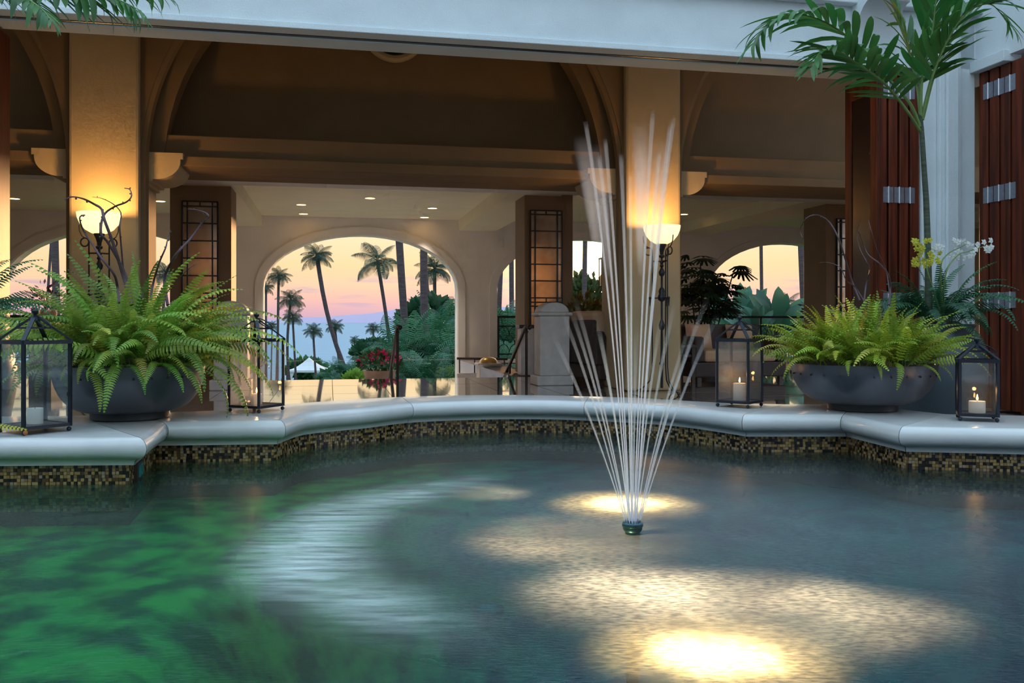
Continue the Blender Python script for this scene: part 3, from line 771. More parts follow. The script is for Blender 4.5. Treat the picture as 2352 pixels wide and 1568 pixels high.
dw = thing('door_2', 'dark mahogany folding doors on the right side wing', 'door', kind='structure'); dw.rotation_euler.z = TH
rw = pr1 + .02; de = 6.56; n = 4; w = (DB - .01 - de) / n
for k in range(n):
    MB().box(rw, rw + .5, de + k * w + .012, de + (k + 1) * w - .012, .02, 3.06).build('door_leaf', M_wood, dw, bevel=.008)
MB().box(rw - .02, rw + .08, de - .40, de - .008, .0, 3.06).build('door_jamb', M_wood, dw, bevel=.008)
for k in range(3):
    MB().box(rw + .03, rw + .09, 3.4 + k * .9, 3.4 + (k + 1) * .9 - .01, .02, 3.06).build('door_leaf', M_wood, dw, bevel=.008)
for z in HZ:
    for k in range(3): hinge(dw, de + (k + 1) * w, z, lambda s_, p_, z_: (rw - p_, s_, z_), w=w * .92)
dl = thing('door_3', 'dark mahogany folding door leaves at the far left edge', 'door', kind='structure'); dl.rotation_euler.z = TH
e = -2.45; w = .095
for k in range(4):
    MB().box(e - (k + 1) * w + .006, e - k * w - .006, DB + .02 + .012 * (k % 2), DB + .52, .02, 3.03).build('door_leaf', M_wood, dl, bevel=.008)
for z in HZ:
    for k in range(3): hinge(dl, e - (k + 1) * w, z, lambda s_, p_, z_: (s_, DB + .02 - p_, z_), w=w * .92)


# ------------------------------------------------------------------ lattice panels on the pillars
def lattice(px0, px1, pys, label):
    d = DP - .012; r0, r1 = rd(px0, d), rd(px1, d); pxm = (px0 + px1) / 2
    zs = [zd(pxm, y, d) for y in pys]
    t = thing('lattice_panel', label, 'wall panel', loc=B((r0 + r1) / 2, d, zs[-1]), rz=TH, group='black lattice panels on the brown pillars')
    w = r1 - r0; z0 = zs[-1]; h = [z - z0 for z in zs]; inset = w * .145; b = .018
    xs = [-w / 2, -w / 2 + inset, w / 2 - inset, w / 2]
    for k in range(len(h) - 1):
        for j in range(3):
            MB().box(xs[j], xs[j + 1], -.004, .008, h[k + 1], h[k]).build('pane', M_paper, t)
    for j, x in enumerate(xs): MB().box(x - b / 2, x + b / 2, -.03, .002, 0, h[0]).build('upright_bar', M_iron, t)
    for k, z in enumerate(h): MB().box(-w / 2, w / 2, -.026, .002, z - b / 2, z + b / 2).build('cross_bar', M_iron, t)
    for (za, zb) in ((h[0], h[1]), (h[6], h[7])): MB().box(-.007, .007, -.024, .002, zb, za).build('short_bar', M_iron, t)


lattice(419, 500, [463, 474, 513, 553, 593, 633, 673, 684, 694, 745], 'black iron lattice over antique mirror panes behind the curly willow twigs')
lattice(1218, 1290, [484, 493, 531, 569, 607, 645, 684, 694, 703, 752], 'black iron lattice over antique mirror panes above the stone newel post')
lattice(1921, 1990, [503, 511, 548, 585, 622, 659, 696, 706, 715, 762], 'black iron lattice panel half hidden by the folded mahogany doors')


# ------------------------------------------------------------------ torchieres
def torchiere(px, label):
    u = (px - CX) / F; t_ = 9.36 / (CT - u * ST); loc = (u * t_, t_, 0)
    t = thing('floor_lamp', label, 'floor lamp', loc=loc, rz=TH, group='torchiere floor lamps in front of the columns')
    zt = 1.865
    pr = [(.03, zt - .205), (.07, zt - .20), (.13, zt - .165), (.175, zt - .11), (.20, zt - .05), (.207, zt), (.200, zt), (.19, zt - .05), (.165, zt - .105), (.12, zt - .155), (.06, zt - .188), (.02, zt - .192)]
    MB().lathe(pr, 36, cap=False).build('bowl_shade', M_lamp, t, smooth=50)
    ps = [(.012, zt - .36), (.03, zt - .35), (.033, zt - .33), (.02, zt - .32), (.022, zt - .29), (.035, zt - .25), (.05, zt - .215), (.05, zt - .20), (.01, zt - .20)]
    MB().lathe(ps, 16).build('cup', M_iron, t, smooth=40)
    bl = [(.016, 0.06), (.016, .30), (.03, .33), (.016, .36), (.012, .7), (.03, .72), (.035, .76), (.02, .80), (.012, .82), (.012, 1.02), (.04, 1.04), (.045, 1.075), (.03, 1.11), (.036, 1.135), (.026, 1.165), (.012, 1.18), (.012, 1.30), (.03, 1.32), (.036, 1.35), (.02, 1.38), (.012, 1.40), (.024, 1.42), (.014, 1.44), (.024, 1.46), (.012, 1.48), (.012, zt - .35)]
    MB().lathe(bl, 14).build('baluster', M_iron, t, smooth=50)
    for k in range(3):
        an = math.radians(-90 + 15 + 120 * k); c, s_ = math.cos(an), math.sin(an)
        P = lambda r, z: (r * c, r * s_, z)
        pts = [P(.30, .02), P(.22, .05), P(.13, .14), P(.105, .3), P(.105, 1.0), P(.105, 1.55)]
        for q in range(14):             # scroll ring at the top of the rod
            a2 = math.pi - 2 * math.pi * q / 13; pts.append(P(.105 + .042 + .042 * math.cos(a2), 1.58 + .042 * math.sin(a2)))
        rod = MB().tube(pts, .0075, 6).build('rod', M_iron, t, smooth=50)
        MB().tube([P(.147, 1.622), P(.175, 1.64), P(.200, 1.69), P(.206, 1.75)], .006, 6).build('bowl_arm', M_iron, rod, smooth=50)
        MB().bar((0, 0, 1.47), P(.105, 1.47), .014).build('tie_bar', M_iron, rod)
        MB().bar((0, 0, 1.06), P(.125, 1.06), .014).ball(P(.13, 1.06), .016, 8).tube([P(.13, 1.045), P(.13, .97)], [.010, .004], 6).build('tassel_tie', M_iron, rod)
        MB().ball(P(.305, .018), .02, 8).build('foot', M_iron, rod)
    l = bpy.data.lights.new('lamp_bulb', 'POINT'); l.energy = 22; l.color = (1, .56, .18); l.shadow_soft_size = .05
    link('lamp_bulb', l, t, (0, 0, zt - .035))


torchiere(228, 'iron torchiere lamp with glowing bowl seen through willow twigs')
torchiere(1520, 'iron torchiere lamp with glowing bowl beside the fountain jets')


# ------------------------------------------------------------------ leaves and fronds
def frond_mesh(name, m, L=1.0, a0=70, a1=-30, pairs=26, width=.17, seg=14, tipw=.25, twist=0.0, stem=.10, droop=.25, rachis=.005, gap=.66):
    """a pinnate frond: starts at the origin, leaves along +Y, rises at a0 degrees and bends to a1"""
    mb = MB(); pts = []; y = z = 0.0; tan = []
    n = seg
    for i in range(n + 1):
        an = math.radians(a0 + (a1 - a0) * (i / n) ** 1.15); tan.append(an); pts.append(Vector((0, y, z)))
        y += math.cos(an) * L / n; z += math.sin(an) * L / n
    mb.tube(pts, [rachis * (1 - .8 * i / n) for i in range(n + 1)], 3, cap=False)
    rr = random.Random(hash(name) % 1000 + pairs)
    for k in range(pairs):
        s = stem + (1 - stem) * (k + .5) / pairs; f = s * n; i = min(int(f), n - 1); q = f - i
        p = pts[i].lerp(pts[i + 1], q); an = tan[i] + (tan[i + 1] - tan[i]) * q
        T_ = Vector((0, math.cos(an), math.sin(an))); U_ = Vector((0, -math.sin(an), math.cos(an)))
        e = math.sin(math.pi * min(1, (s - stem) / (1 - stem) * .74 + .24)) ** .8
        ln = width * L / 2 * max(e, tipw * .4); hw = (1 - stem) * L / pairs * gap / 2
        for sg in (-1, 1):
            X = Vector((sg, 0, 0)); dirv = (X + T_ * .28 + U_ * (-.10 + rr.uniform(-.10, .10))).normalized()
            mid_ = p + dirv * ln * .62; tip = p + dirv * ln - U_ * ln * droop
            a_ = T_ * hw
            mb.add([p - a_, p + a_, mid_ + a_ * .95, tip, mid_ - a_ * .95], [(0, 1, 2, 4), (4, 2, 3)] if sg > 0 else [(1, 0, 4, 2), (2, 4, 3)])
    return mb.mesh(name, m)


def leaflet_mesh(name, m, L=.3, w=.036, bend=35, seg=6, fold=.25):
    """one lance-shaped leaf along +Y, folded along the midrib and bending down"""
    mb = MB(); y = z = 0.0; rows = []
    for i in range(seg + 1):
        s = i / seg; an = -math.radians(bend) * s ** 1.3; hw = w / 2 * (math.sin(math.pi * (s * .86 + .10)) ** .8) if i < seg else .0006
        rows.append((y, z, hw)); y += math.cos(an) * L / seg; z += math.sin(an) * L / seg
    for y, z, hw in rows: mb.v += [(-hw, y, z + hw * fold), (0, y, z), (hw, y, z + hw * fold)]
    for i in range(seg):
        for j in range(2): mb.f.append((3 * i + j, 3 * i + j + 1, 3 * i + j + 4, 3 * i + j + 3))
    return mb.mesh(name, m, smooth=60)


def orient(y, z):                     # rotation that sends +Y to y with local Z near z
    y = Vector(y).normalized(); x = y.cross(Vector(z)).normalized(); zz = x.cross(y)
    return Matrix((x, y, zz)).transposed().to_euler()


# ------------------------------------------------------------------ planter bowls and ferns
def planter(loc, R, H, fr, label):
    t = thing('planter_bowl', label, 'planter', loc=loc, group='wide bronze-grey planter bowls on the ledge')
    pr = [(fr * .9, .0), (fr, .004), (fr, .03), (fr * 1.02, .036)]
    MB().lathe(pr, 40).build('foot_ring', M_iron, t, smooth=40)
    pb = [(fr * 1.0, .034)]
    for k in range(1, 13):
        an = math.pi / 2 * k / 12; pb.append((fr + (R - fr) * math.sin(an) ** .82, .034 + (H - .034) * (1 - math.cos(an)) ** .92))
    pb += [(R + .004, H), (R - .012, H), (R - .014, H - .01), (R - .05, H - .10)]
    MB().lathe(pb, 56, cap=False).build('bowl', M_bowl, t, smooth=40)
    for k in range(28):
        an = 2 * math.pi * k / 28; MB().ball(((R - .001) * math.cos(an), (R - .001) * math.sin(an), H - .05), .0055, 6).build('rivet', M_iron, t)
    mb = MB(); n = 36; v = [(0, 0, H + .03)]; fs = []
    for j, rr in enumerate((.4, .75, 1)):
        for k in range(n):
            an = 2 * math.pi * k / n; v.append((rr * (R - .013) * math.cos(an), rr * (R - .013) * math.sin(an), H + .03 - .05 * rr ** 2 + rnd.uniform(-.008, .008)))
    for k in range(n):
        k2 = (k + 1) % n; fs.append((0, 1 + k, 1 + k2))
        for j in range(2): fs.append((1 + j * n + k, 1 + (j + 1) * n + k, 1 + (j + 1) * n + k2, 1 + j * n + k2))
    MB().add(v, fs).build('soil', M_soil, t, smooth=60)
    return t


BL_, BR_ = Vector((-1.742, 4.05, ZC)), Vector((1.752, 4.44, ZC))
planter(BL_, .325, .245, .168, 'wide bronze-grey planter bowl holding the green fern with willow twigs')
planter(BR_, .345, .232, .165, 'wide bronze-grey planter bowl holding the lime green fern')


def variants(m, key, width=.19, pairs=26):
    spec = [(86, 45), (80, 15), (74, -15), (66, -40), (52, -65), (36, -82), (15, -88)]
    return [frond_mesh('fern_frond_%s_%d' % (key, i), m, a0=a, a1=b_, width=width, pairs=pairs) for i, (a, b_) in enumerate(spec)]


FL, FR_, FD = variants(M_fernL, 'l', .15, 28), variants(M_fernR, 'r', .16, 22), variants(M_fernD, 'd', .22, 24)
FY = variants(M_fernY, 'y', .19, 24)


def fern(loc, R, n, fv, label, lmin, lmax, ymesh=None, ychance=.0, spread=1.0, seed=1, extra=(), bias=None, jit=.45, tilt=.14):
    t = thing('fern', label, 'fern', loc=loc); rr = random.Random(seed)
    for k in range(n):
        q = math.sqrt((k + .5) / n); an = k * 2.39996 + rr.uniform(-.3, .3); rad = R * q * .95
        vi = q * 5.2 * spread + rr.gauss(0, .9); vi = max(0, min(6, int(vi)))
        az = an + rr.gauss(0, jit); L = rr.uniform(lmin, lmax) * (1.0 if vi < 5 else .8)
        if bias: L *= bias(az)
        src = ymesh if ymesh and rr.random() < ychance else fv
        link('frond', src[vi].copy() if False else src[vi], t, (rad * math.cos(an), rad * math.sin(an), .02 - .03 * q), (rr.gauss(0, tilt), rr.gauss(0, tilt * 1.8), az - math.pi / 2), L)
    for (az, rad, vi, L, src) in extra:
        az = math.radians(az)
        link('frond', src[vi], t, (rad * math.cos(az), rad * math.sin(az), .0), (0, rr.uniform(-.2, .2), az - math.pi / 2), L)
    return t


ZLs, ZRs = BL_ + Vector((0, 0, .245)), BR_ + Vector((0, 0, .232))
fern(ZLs, .30, 270, FL, 'full green sword fern in the bowl with willow twigs', .26, .47, FY, .05, .92, 3, jit=.8, tilt=.20,
     extra=[(-128, .26, 6, .34, FL), (-75, .24, 6, .40, FL), (-25, .29, 6, .50, FL), (-40, .28, 5, .46, FL), (-108, .2, 5, .25, FY), (-60, .22, 5, .3, FY), (180, .28, 5, .5, FL), (195, .26, 4, .62, FL), (-10, .28, 3, .62, FL), (5, .28, 4, .60, FL), (-35, .25, 6, .36, FL), (170, .28, 3, .62, FL), (-150, .25, 5, .42, FL), (-140, .28, 6, .36, FL), (-92, .25, 5, .28, FL), (-20, .25, 4, .62, FL)],
     bias=lambda a: 1.0 + .28 * abs(math.cos(a)))
fern(ZRs, .32, 300, FR_, 'dense lime green sword fern in the bowl by the mahogany doors', .22, .38, FY, .10, .55, 8, jit=1.2, tilt=.24,
     extra=[(200, .31, 4, .34, FR_), (210, .31, 5, .30, FR_), (185, .30, 3, .32, FY), (-60, .30, 6, .16, FR_), (-100, .30, 6, .14, FR_), (-120, .29, 5, .2, FR_), (-20, .3, 4, .34, FR_)])


# ------------------------------------------------------------------ curly willow twigs
def twig(pts, D, r, label, grp, dds=None):
    P = []
    for i, (px, py) in enumerate(pts):
        P.append(W(px, py, D + (dds[i] if dds else .05 * math.sin(i * 1.7))))
    sm = catmull(P, 6); n = len(sm); base = P[0].copy()
    mb = MB().tube([p - base for p in sm], [r * .85 * (1 - .75 * i / (n - 1)) for i in range(n)], 6)
    t = thing('willow_branch', label, 'branch', loc=base, group=grp); mb.build('stem', M_twig, t, smooth=60)
    rr = random.Random(int(pts[0][0])); bd = MB()
    for i in range(4, n - 1, 5):
        p = sm[i] - base; bd.ball(p + Vector((rr.uniform(-1, 1), 0, rr.uniform(-1, 1))).normalized() * r * .7, r * .45, 5)
    bd.build('buds', M_twig, t)
    return t


G1, G2 = 'willow twigs in the green fern bowl', 'willow twigs in the lime fern bowl'
twig([(302, 700), (285, 640), (262, 565), (240, 505), (233, 480), (215, 468), (190, 456), (165, 452), (150, 458)], 4.02, .011, 'thick dark willow twig arching left across the glowing lamp bowl', G1)
twig([(303, 695), (288, 630), (250, 560), (232, 535), (238, 495), (262, 475), (290, 464), (302, 450), (298, 435), (286, 432)], 4.10, .009, 'dark willow twig curling into a hook above the lamp', G1)
twig([(300, 690), (286, 640), (278, 560), (275, 520), (278, 490), (262, 470), (235, 456), (212, 452)], 4.14, .006, 'thin wavy willow twig beside the right rim of the lamp bowl', G1)
twig([(273, 695), (270, 660), (262, 630), (235, 595), (215, 565), (192, 530), (183, 500), (195, 494), (186, 494)], 3.98, .008, 'purple willow twig leaning left with a curled tip before the lamp', G1)
twig([(385, 700), (378, 640), (395, 600), (412, 575), (440, 545), (466, 510), (478, 500), (475, 490), (452, 482), (430, 480)], 4.12, .009, 'long willow twig crossing the lattice panel', G1)
twig([(345, 690), (352, 650), (365, 605), (380, 570), (385, 550), (392, 526)], 4.06, .008, 'short stout willow twig in front of the bright gap by the column', G1)
twig([(325, 685), (335, 655), (352, 615), (362, 600)], 4.0, .005, 'short straight willow twig leaning right above the fern', G1)
twig([(375, 700), (385, 670), (410, 640), (440, 612), (458, 604)], 4.1, .004, 'thin willow twig low in front of the lattice panel', G1)
twig([(1975, 690), (1955, 640), (1940, 590), (1925, 545), (1905, 510), (1882, 495), (1860, 496), (1845, 510), (1838, 530), (1843, 545)], 4.5, .006, 'long willow twig bending over in a wide hook beside the doors', G2)
twig([(1985, 690), (1990, 650), (1998, 620), (1990, 600), (1975, 570), (1968, 535), (1978, 503)], 4.48, .005, 'willow twig rising straight before the dark door panel', G2)
twig([(2042, 700), (2045, 660), (2040, 630), (2020, 605), (1995, 585), (1983, 560), (1972, 530)], 4.40, .006, 'forked willow twig before the mahogany leaves', G2)
twig([(2044, 680), (2035, 620), (2015, 575), (2000, 525), (1995, 505)], 4.46, .004, 'thin reddish willow twig leaning before the mahogany leaves', G2)
twig([(1990, 700), (1965, 660), (1945, 645), (1930, 615), (1905, 603), (1882, 603)], 4.42, .004, 'fine willow twig reaching left toward the pillar', G2)


# ------------------------------------------------------------------ lanterns and candles
def lantern(cx, cy, hd, ang, hb, hr, label, clabel, cr, ch, front_misted=True, lit=True):
    t = thing('candle_lantern', label, 'lantern', loc=(cx, cy, ZC), group='dark metal candle lanterns on the ledge')
    C = [Vector((hd * math.cos(math.radians(ang + 90 * k)), hd * math.sin(math.radians(ang + 90 * k)), 0)) for k in range(4)]
    zb, zt = .022, hb; U = Vector((0, 0, 1)); b = .0125
    for k in range(4):
        MB().ball(C[k] * .97 + U * .010, .010, 8).build('ball_foot', M_lant, t, smooth=60)
        MB().bar(C[k] + U * zb, C[k] + U * zt, b).build('corner_post', M_lant, t)
        n_ = C[(k + 1) % 4]
        MB().bar(C[k] + U * (zb + b / 2), n_ + U * (zb + b / 2), b).build('bottom_rail', M_lant, t)
        MB().bar(C[k] * 1.04 + U * (zt - b / 2), n_ * 1.04 + U * (zt - b / 2), b * 1.2).build('top_rail', M_lant, t)
        ap = U * (zt + hr); top = C[k] * .10 + ap - U * hr * .08
        MB().bar(C[k] * 1.05 + U * zt, top, b * 1.3, b * .5).build('roof_rib', M_lant, t)
        m0 = (C[k] * 1.05 + U * zt).lerp(top, .55); m1 = (n_ * 1.05 + U * zt).lerp(n_ * .10 + ap - U * hr * .08, .55)
        MB().bar(m0, m1, b * .6).build('roof_cross_bar', M_lant, t)
        i_ = (C[k] + n_).normalized()
        v = [C[k] * .98 + U * (zb + b), n_ * .98 + U * (zb + b), n_ * .98 + U * (zt - b), C[k] * .98 + U * (zt - b)]
        w_ = i_ * .0015
        MB().add([p - w_ for p in v] + [p + w_ for p in v], [(0, 1, 2, 3), (7, 6, 5, 4), (0, 4, 5, 1), (1, 5, 6, 2), (2, 6, 7, 3), (3, 7, 4, 0)]).build('glass_pane', M_glassF if (front_misted and k in (3,)) else M_glass, t)
    e = C[0].lerp(C[1], .96) * .99
    MB().bar(e + U * (zb + .12), e + U * (zb + .135), .006).build('latch', M_iron, t)
    MB().add([(p.x, p.y, zb + .006) for p in C] + [(p.x, p.y, zb + .010) for p in C], [(3, 2, 1, 0), (4, 5, 6, 7)] + [(k, (k + 1) % 4, (k + 1) % 4 + 4, k + 4) for k in range(4)]).build('base_plate', M_lant, t)
    MB().lathe([(.02, zt + hr - .02), (.018, zt + hr - .006), (.006, zt + hr), (.006, zt + hr + .005), (.013, zt + hr + .012), (.013, zt + hr + .02), (.0005, zt + hr + .028)], 12).build('finial', M_lant, t, smooth=50)
    ring = [Vector((.045 * math.sin(a), 0, zt + hr - .005 + .012 * math.cos(a))) for a in [2 * math.pi * q / 18 for q in range(18)]]
    R1 = Matrix.Rotation(math.radians(ang + 60), 4, 'Z') @ Matrix.Translation((.045, 0, -.02)) @ Matrix.Rotation(math.radians(28), 4, 'Y')
    MB().tube([R1 @ (p - U * (zt + hr)) + U * (zt + hr) for p in ring], .003, 6, closed=True).build('carry_ring', M_lant, t, smooth=60)
    c = thing('candle', clabel, 'candle', loc=(cx, cy, ZC + zb + .011), group='white pillar candles in the lanterns')
    MB().lathe([(cr * .98, 0), (cr, .003), (cr, ch - .004), (cr * .97, ch), (cr * .80, ch - .006), (.0005, ch - .009)], 24).build('wax', M_wax, c, smooth=40)
    MB().tube([(0, 0, ch - .009), (.001, 0, ch + .006)], .0011, 5).build('wick', M_iron, c)
    if lit:
        MB().lathe([(.0005, 0), (.004, .005), (.0046, .010), (.003, .018), (.0005, .027)], 10, (0.001, 0, ch + .003), cap=False).build('flame', M_flame, c, smooth=60)
        l = bpy.data.lights.new('candle_glow', 'POINT'); l.energy = .16; l.color = (1, .48, .14); l.shadow_soft_size = .008
        link('candle_glow', l, c, (0, 0, ch + .045))


lantern(-1.902, 3.541, .130, -79, .365, .098, 'tall dark lantern with an unlit looking candle before the green fern bowl', 'white pillar candle in the lantern before the green fern bowl', .030, .062, False, False)
lantern(-1.256, 4.367, .128, -69, .355, .100, 'tall dark lantern on the ledge between the green fern bowl and the central arch', 'burning pillar candle in the lantern below the central arch', .026, .052)
lantern(1.178, 4.600, .120, -84, .350, .092, 'tall dark lantern with misted glass beside the lime fern bowl', 'burning white candle in the misted lantern beside the lime fern', .032, .088)
lantern(2.076, 3.965, .105, -68, .272, .070, 'small squat dark lantern below the mahogany wing doors', 'short burning candle in the small squat lantern', .034, .052, False)

# loose yellowing frond lying in front of the first lantern
ff = thing('fallen_frond', 'yellowing fern frond tip lying by the lantern at the left edge', 'fern frond', loc=WZ(12, 1003, ZC) + Vector((0, 0, .004)))
link('blade', frond_mesh('fallen_frond_blade', M_fernY, .30, 8, -6, 20, .22), ff, (-.22, -.01, .045), (-.12, .5, math.radians(-88)))
MB().ball((.078, -.002, .012), .009, 8).build('brown_tip', mat('rust_tip', (.35, .10, .02), .7), ff)

# ------------------------------------------------------------------ fountain
fo = thing('fountain', 'small patinated fountain nozzle spraying fine water jets', 'fountain', loc=(NOZ.x, NOZ.y, ZW))
MB().lathe([(.022, -.06), (.022, .006), (.025, .008), (.0285, .014), (.0285, .021), (.031, .023), (.031, .028), (.028, .030), (.024, .033), (.022, .033), (.0005, .032)], 28).build('nozzle', M_nozzle, fo, smooth=35)
MB().lathe([(.0265, .029), (.0305, .030), (.0305, .033), (.0265, .034)], 28).build('nozzle_ring', mat('blue_brass', (.12, .25, .33), .3, metal=.6), fo, smooth=35)
MB().tube([(0, 0, zfloor(NOZ.x, NOZ.y) - ZW), (0, 0, -.055)], .02, 10).build('riser_pipe', M_nozzle, fo)
MJ, MM = jet_mat('jet_water', 1.0), jet_mat('jet_mist', .60, 2.2)


def jet(az, r0, X, H, rad, s1, a0, a1, mist=0.0, name='water_jet', m=None):
    mb = MB(); n = 26; pts = []; rs = []; fd = []
    for i in range(n + 1):
        s = s1 * i / n; h = H * (1 - (1 - s) ** 2)
        rr_ = r0 + X * s
        pts.append((rr_ * math.cos(az), rr_ * math.sin(az), .034 + h)); rs.append(rad * (1 + mist * (i / n) ** 2)); fd.append(a1 + (a0 - a1) * (1 - i / n) ** 1.25)
    fd[-1] = 0
    mb.tube(pts, rs, 8, cap=False)
    me = mb.mesh(name, m or MJ, smooth=80); at = me.attributes.new('fade', 'FLOAT', 'POINT')
    at.data.foreach_set('value', [f for f in fd for _ in range(8)])
    return link(name, me, fo)


for k in range(14):
    az = 2 * math.pi * (k + .3) / 14; jet(az, .021, .50 + .04 * math.sin(3 * k), .92 + .08 * math.cos(2.3 * k), .0019, .42, .62, .0, 4.0)
for k in range(9):
    az = 2 * math.pi * (k + .15) / 9; jet(az, .011, .22 + .03 * math.sin(2 * k), 1.46 + .10 * math.cos(1.7 * k), .0020, .52, .85, .08, 3.0)
for k, (az, X, H) in enumerate([(180, .135, 1.13), (195, .10, 1.10), (10, .015, 1.17), (-40, .03, 1.10), (0, .075, 1.12)]):
    az = math.radians(az); mb = MB(); n = 16; pts = []; rs = []; fd = []
    for i in range(n + 1):
        s = i / n; pts.append(((.01 + X * (.62 + .42 * s)) * math.cos(az), X * .8 * math.sin(az), H * (.68 + .36 * s))); rs.append(.010 + .022 * s ** .8); fd.append(.30 * math.sin(math.pi * min(1, s * .9 + .08)) ** 1.2)
    fd[0] = fd[-1] = 0
    mb.tube(pts, rs, 10, cap=False); me = mb.mesh('spray_plume', MM, smooth=80); at = me.attributes.new('fade', 'FLOAT', 'POINT'); at.data.foreach_set('value', [f for f in fd for _ in range(10)])
    link('spray_plume', me, fo)
for k in range(16):
    an = 2 * math.pi * k / 16; MB().tube([(.021 * math.cos(an), .021 * math.sin(an), .030), (.022 * math.cos(an), .022 * math.sin(an), .041)], .0018, 5).build('jet_tip', M_nozzle, fo)


# underwater lamps at the fountain, and fill lights added beside them
def pool_lamp(p, label, beams, col=(1, .64, .24)):
    zf = zfloor(p.x, p.y)
    t = thing('underwater_lamp', label, 'underwater lamp', loc=(p.x, p.y, zf))
    MB().lathe([(.06, 0), (.06, .02), (.05, .03), (.042, .031), (.04, .024), (.0005, .022)], 24).build('housing', M_nozzle, t, smooth=40)
    MB().lathe([(.0005, .028), (.04, .026)], 20, cap=False).build('lens', M_teal, t)
    for cone, e in beams:
        l = bpy.data.lights.new('pool_bulb', 'SPOT'); l.energy = e; l.color = col; l.shadow_soft_size = .03; l.spot_size = math.radians(cone); l.spot_blend = 1.0
        link('pool_bulb', l, t, (0, 0, .05), (math.pi, 0, 0))


pool_lamp(WZ(1645, 1500, ZW), 'bright warm underwater lamp in front of the fountain', ((26, 620), (46, 130)))
pool_lamp(WZ(1440, 1158, ZW), 'mellow warm underwater lamp just behind the fountain nozzle', ((28, 330), (50, 80)))
pool_lamp(WZ(1760, 1400, ZW), 'dim underwater fill light added between the fountain and the near edge', ((62, 62),), (1, .72, .42))  # from here down: unseen fill lights added to warm the splash patches
pool_lamp(WZ(1470, 1365, ZW), 'faint underwater fill light added left of the bright lamp', ((56, 50),), (1, .72, .42))
pool_lamp(WZ(2000, 1405, ZW), 'small underwater fill light added on the right of the near pool', ((44, 26),), (1, .72, .42))
pool_lamp(WZ(1330, 1235, ZW), 'soft underwater fill light added left of the nozzle', ((62, 44),), (1, .68, .36))
pool_lamp(WZ(1120, 1130, ZW), 'pale underwater fill light added behind the nozzle toward the arch', ((50, 20),), (1, .75, .5))


# ------------------------------------------------------------------ tall pots, potted palms, orchids, dark ferns
def tall_pot(loc, label):
    t = thing('tall_pot', label, 'pot', loc=loc, group='tall slate pots behind the ledge')
    pr = [(.15, 0), (.17, .01), (.24, .22), (.275, .42), (.28, .54), (.262, .64), (.225, .70), (.20, .73), (.205, .76), (.218, .775), (.205, .785), (.18, .77), (.17, .70)]
    MB().lathe(pr, 40, cap=False).build('body', M_pot, t, smooth=45)
    MB().lathe([(.182, .755), (.12, .80), (.0005, .82)], 24, cap=False).build('soil', M_soil, t, smooth=50)


PR = W(2150, 780, 5.35); PR.z = 0
PL = Vector((-3.02, 4.85, 0))
tall_pot(PR, 'tall slate-blue pot behind the lime fern bowl')
tall_pot(PL, 'tall slate-blue pot just beyond the left edge')
lf_m = [leaflet_mesh('palm_leaflet_%d' % i, M_palm, 1.0, .135, b_, 6) for i, b_ in enumerate((15, 40, 70))]


def palm_frond(parent, path, D0, D1, n, Lmax, seed=0, lean=0.0, start=.22):
    P = [W(px, py, D0 + (D1 - D0) * i / (len(path) - 1)) for i, (px, py) in enumerate(path)]
    base = parent.location; sm = catmull([p - base for p in P], 8); m = len(sm); rr = random.Random(seed)
    fr = MB().tube(sm, [.011 * (1 - .85 * i / (m - 1)) for i in range(m)], 6).build('frond', M_palmstem, parent, smooth=60)
    rs = resample(sm, 60)
    for k in range(n):
        s = start + (1 - start) * (k + .5) / n; i = min(int(s * 60), 59); p = rs[i]; T_ = (rs[min(i + 1, 60)] - rs[max(i - 1, 0)]).normalized()
        side = T_.cross(Vector((0, 0, 1)))
        side = side.normalized() if side.length > .15 else Vector((1, 0, 0))
        up = side.cross(T_)
        q = (s - start) / (1 - start); L = Lmax * (.45 + .55 * math.sin(math.pi * min(1, q * .85 + .18)))
        for sg in (-1, 1):
            d = (side * sg * (1 - .55 * q) + T_ * (.55 + .8 * q) + up * (.18 + rr.uniform(-.2, .2)) + Vector((0, 0, lean))).normalized()
            link('leaflet', rr.choice(lf_m), fr, p, orient(d, up + Vector((0, 0, .6))), (L * 1.0, L * rr.uniform(.85, 1.1), L))


pt = thing('potted_palm', 'slender ringed palm with arching fronds in front of the white pier', 'palm', loc=(W(2132, 700, 5.35).x, 5.35, .80))
tp = [W(2134, 735, 5.35), W(2132, 620, 5.35), W(2128, 480, 5.35), W(2122, 380, 5.35), W(2117, 300, 5.35), W(2113, 262, 5.35)]
sm = catmull([p - pt.location for p in tp], 8)
MB().tube(sm, [.024 - .012 * (i / (len(sm) - 1)) ** .6 for i in range(len(sm))], 10).build('trunk', M_palmtrunk, pt, smooth=60)
palm_frond(pt, [(2113, 300), (2085, 240), (2010, 165), (1930, 130), (1850, 110), (1780, 120), (1735, 165), (1712, 225)][0:0] or [(2113, 290), (2088, 235), (2030, 170), (1960, 95), (1890, 48), (1820, 32), (1760, 60), (1725, 110)], 5.35, 4.9, 22, .36, 1, -.15)
palm_frond(pt, [(2113, 300), (2080, 250), (2030, 190), (1975, 150), (1925, 118), (1885, 120), (1860, 160)], 5.35, 4.7, 21, .33, 2, -.1)
palm_frond(pt, [(2115, 270), (2105, 190), (2085, 110), (2060, 40), (2035, -40)], 5.35, 5.5, 16, .34, 3)
palm_frond(pt, [(2118, 270), (2140, 180), (2175, 95), (2220, 30), (2275, 10), (2320, 60)], 5.35, 5.0, 19, .36, 4)
palm_frond(pt, [(2118, 275), (2150, 160), (2200, 70), (2260, -10), (2330, -30)], 5.35, 5.7, 16, .34, 5)
palm_frond(pt, [(2114, 270), (2118, 180), (2140, 80), (2150, 0), (2160, -80)], 5.35, 5.2, 15, .34, 6)

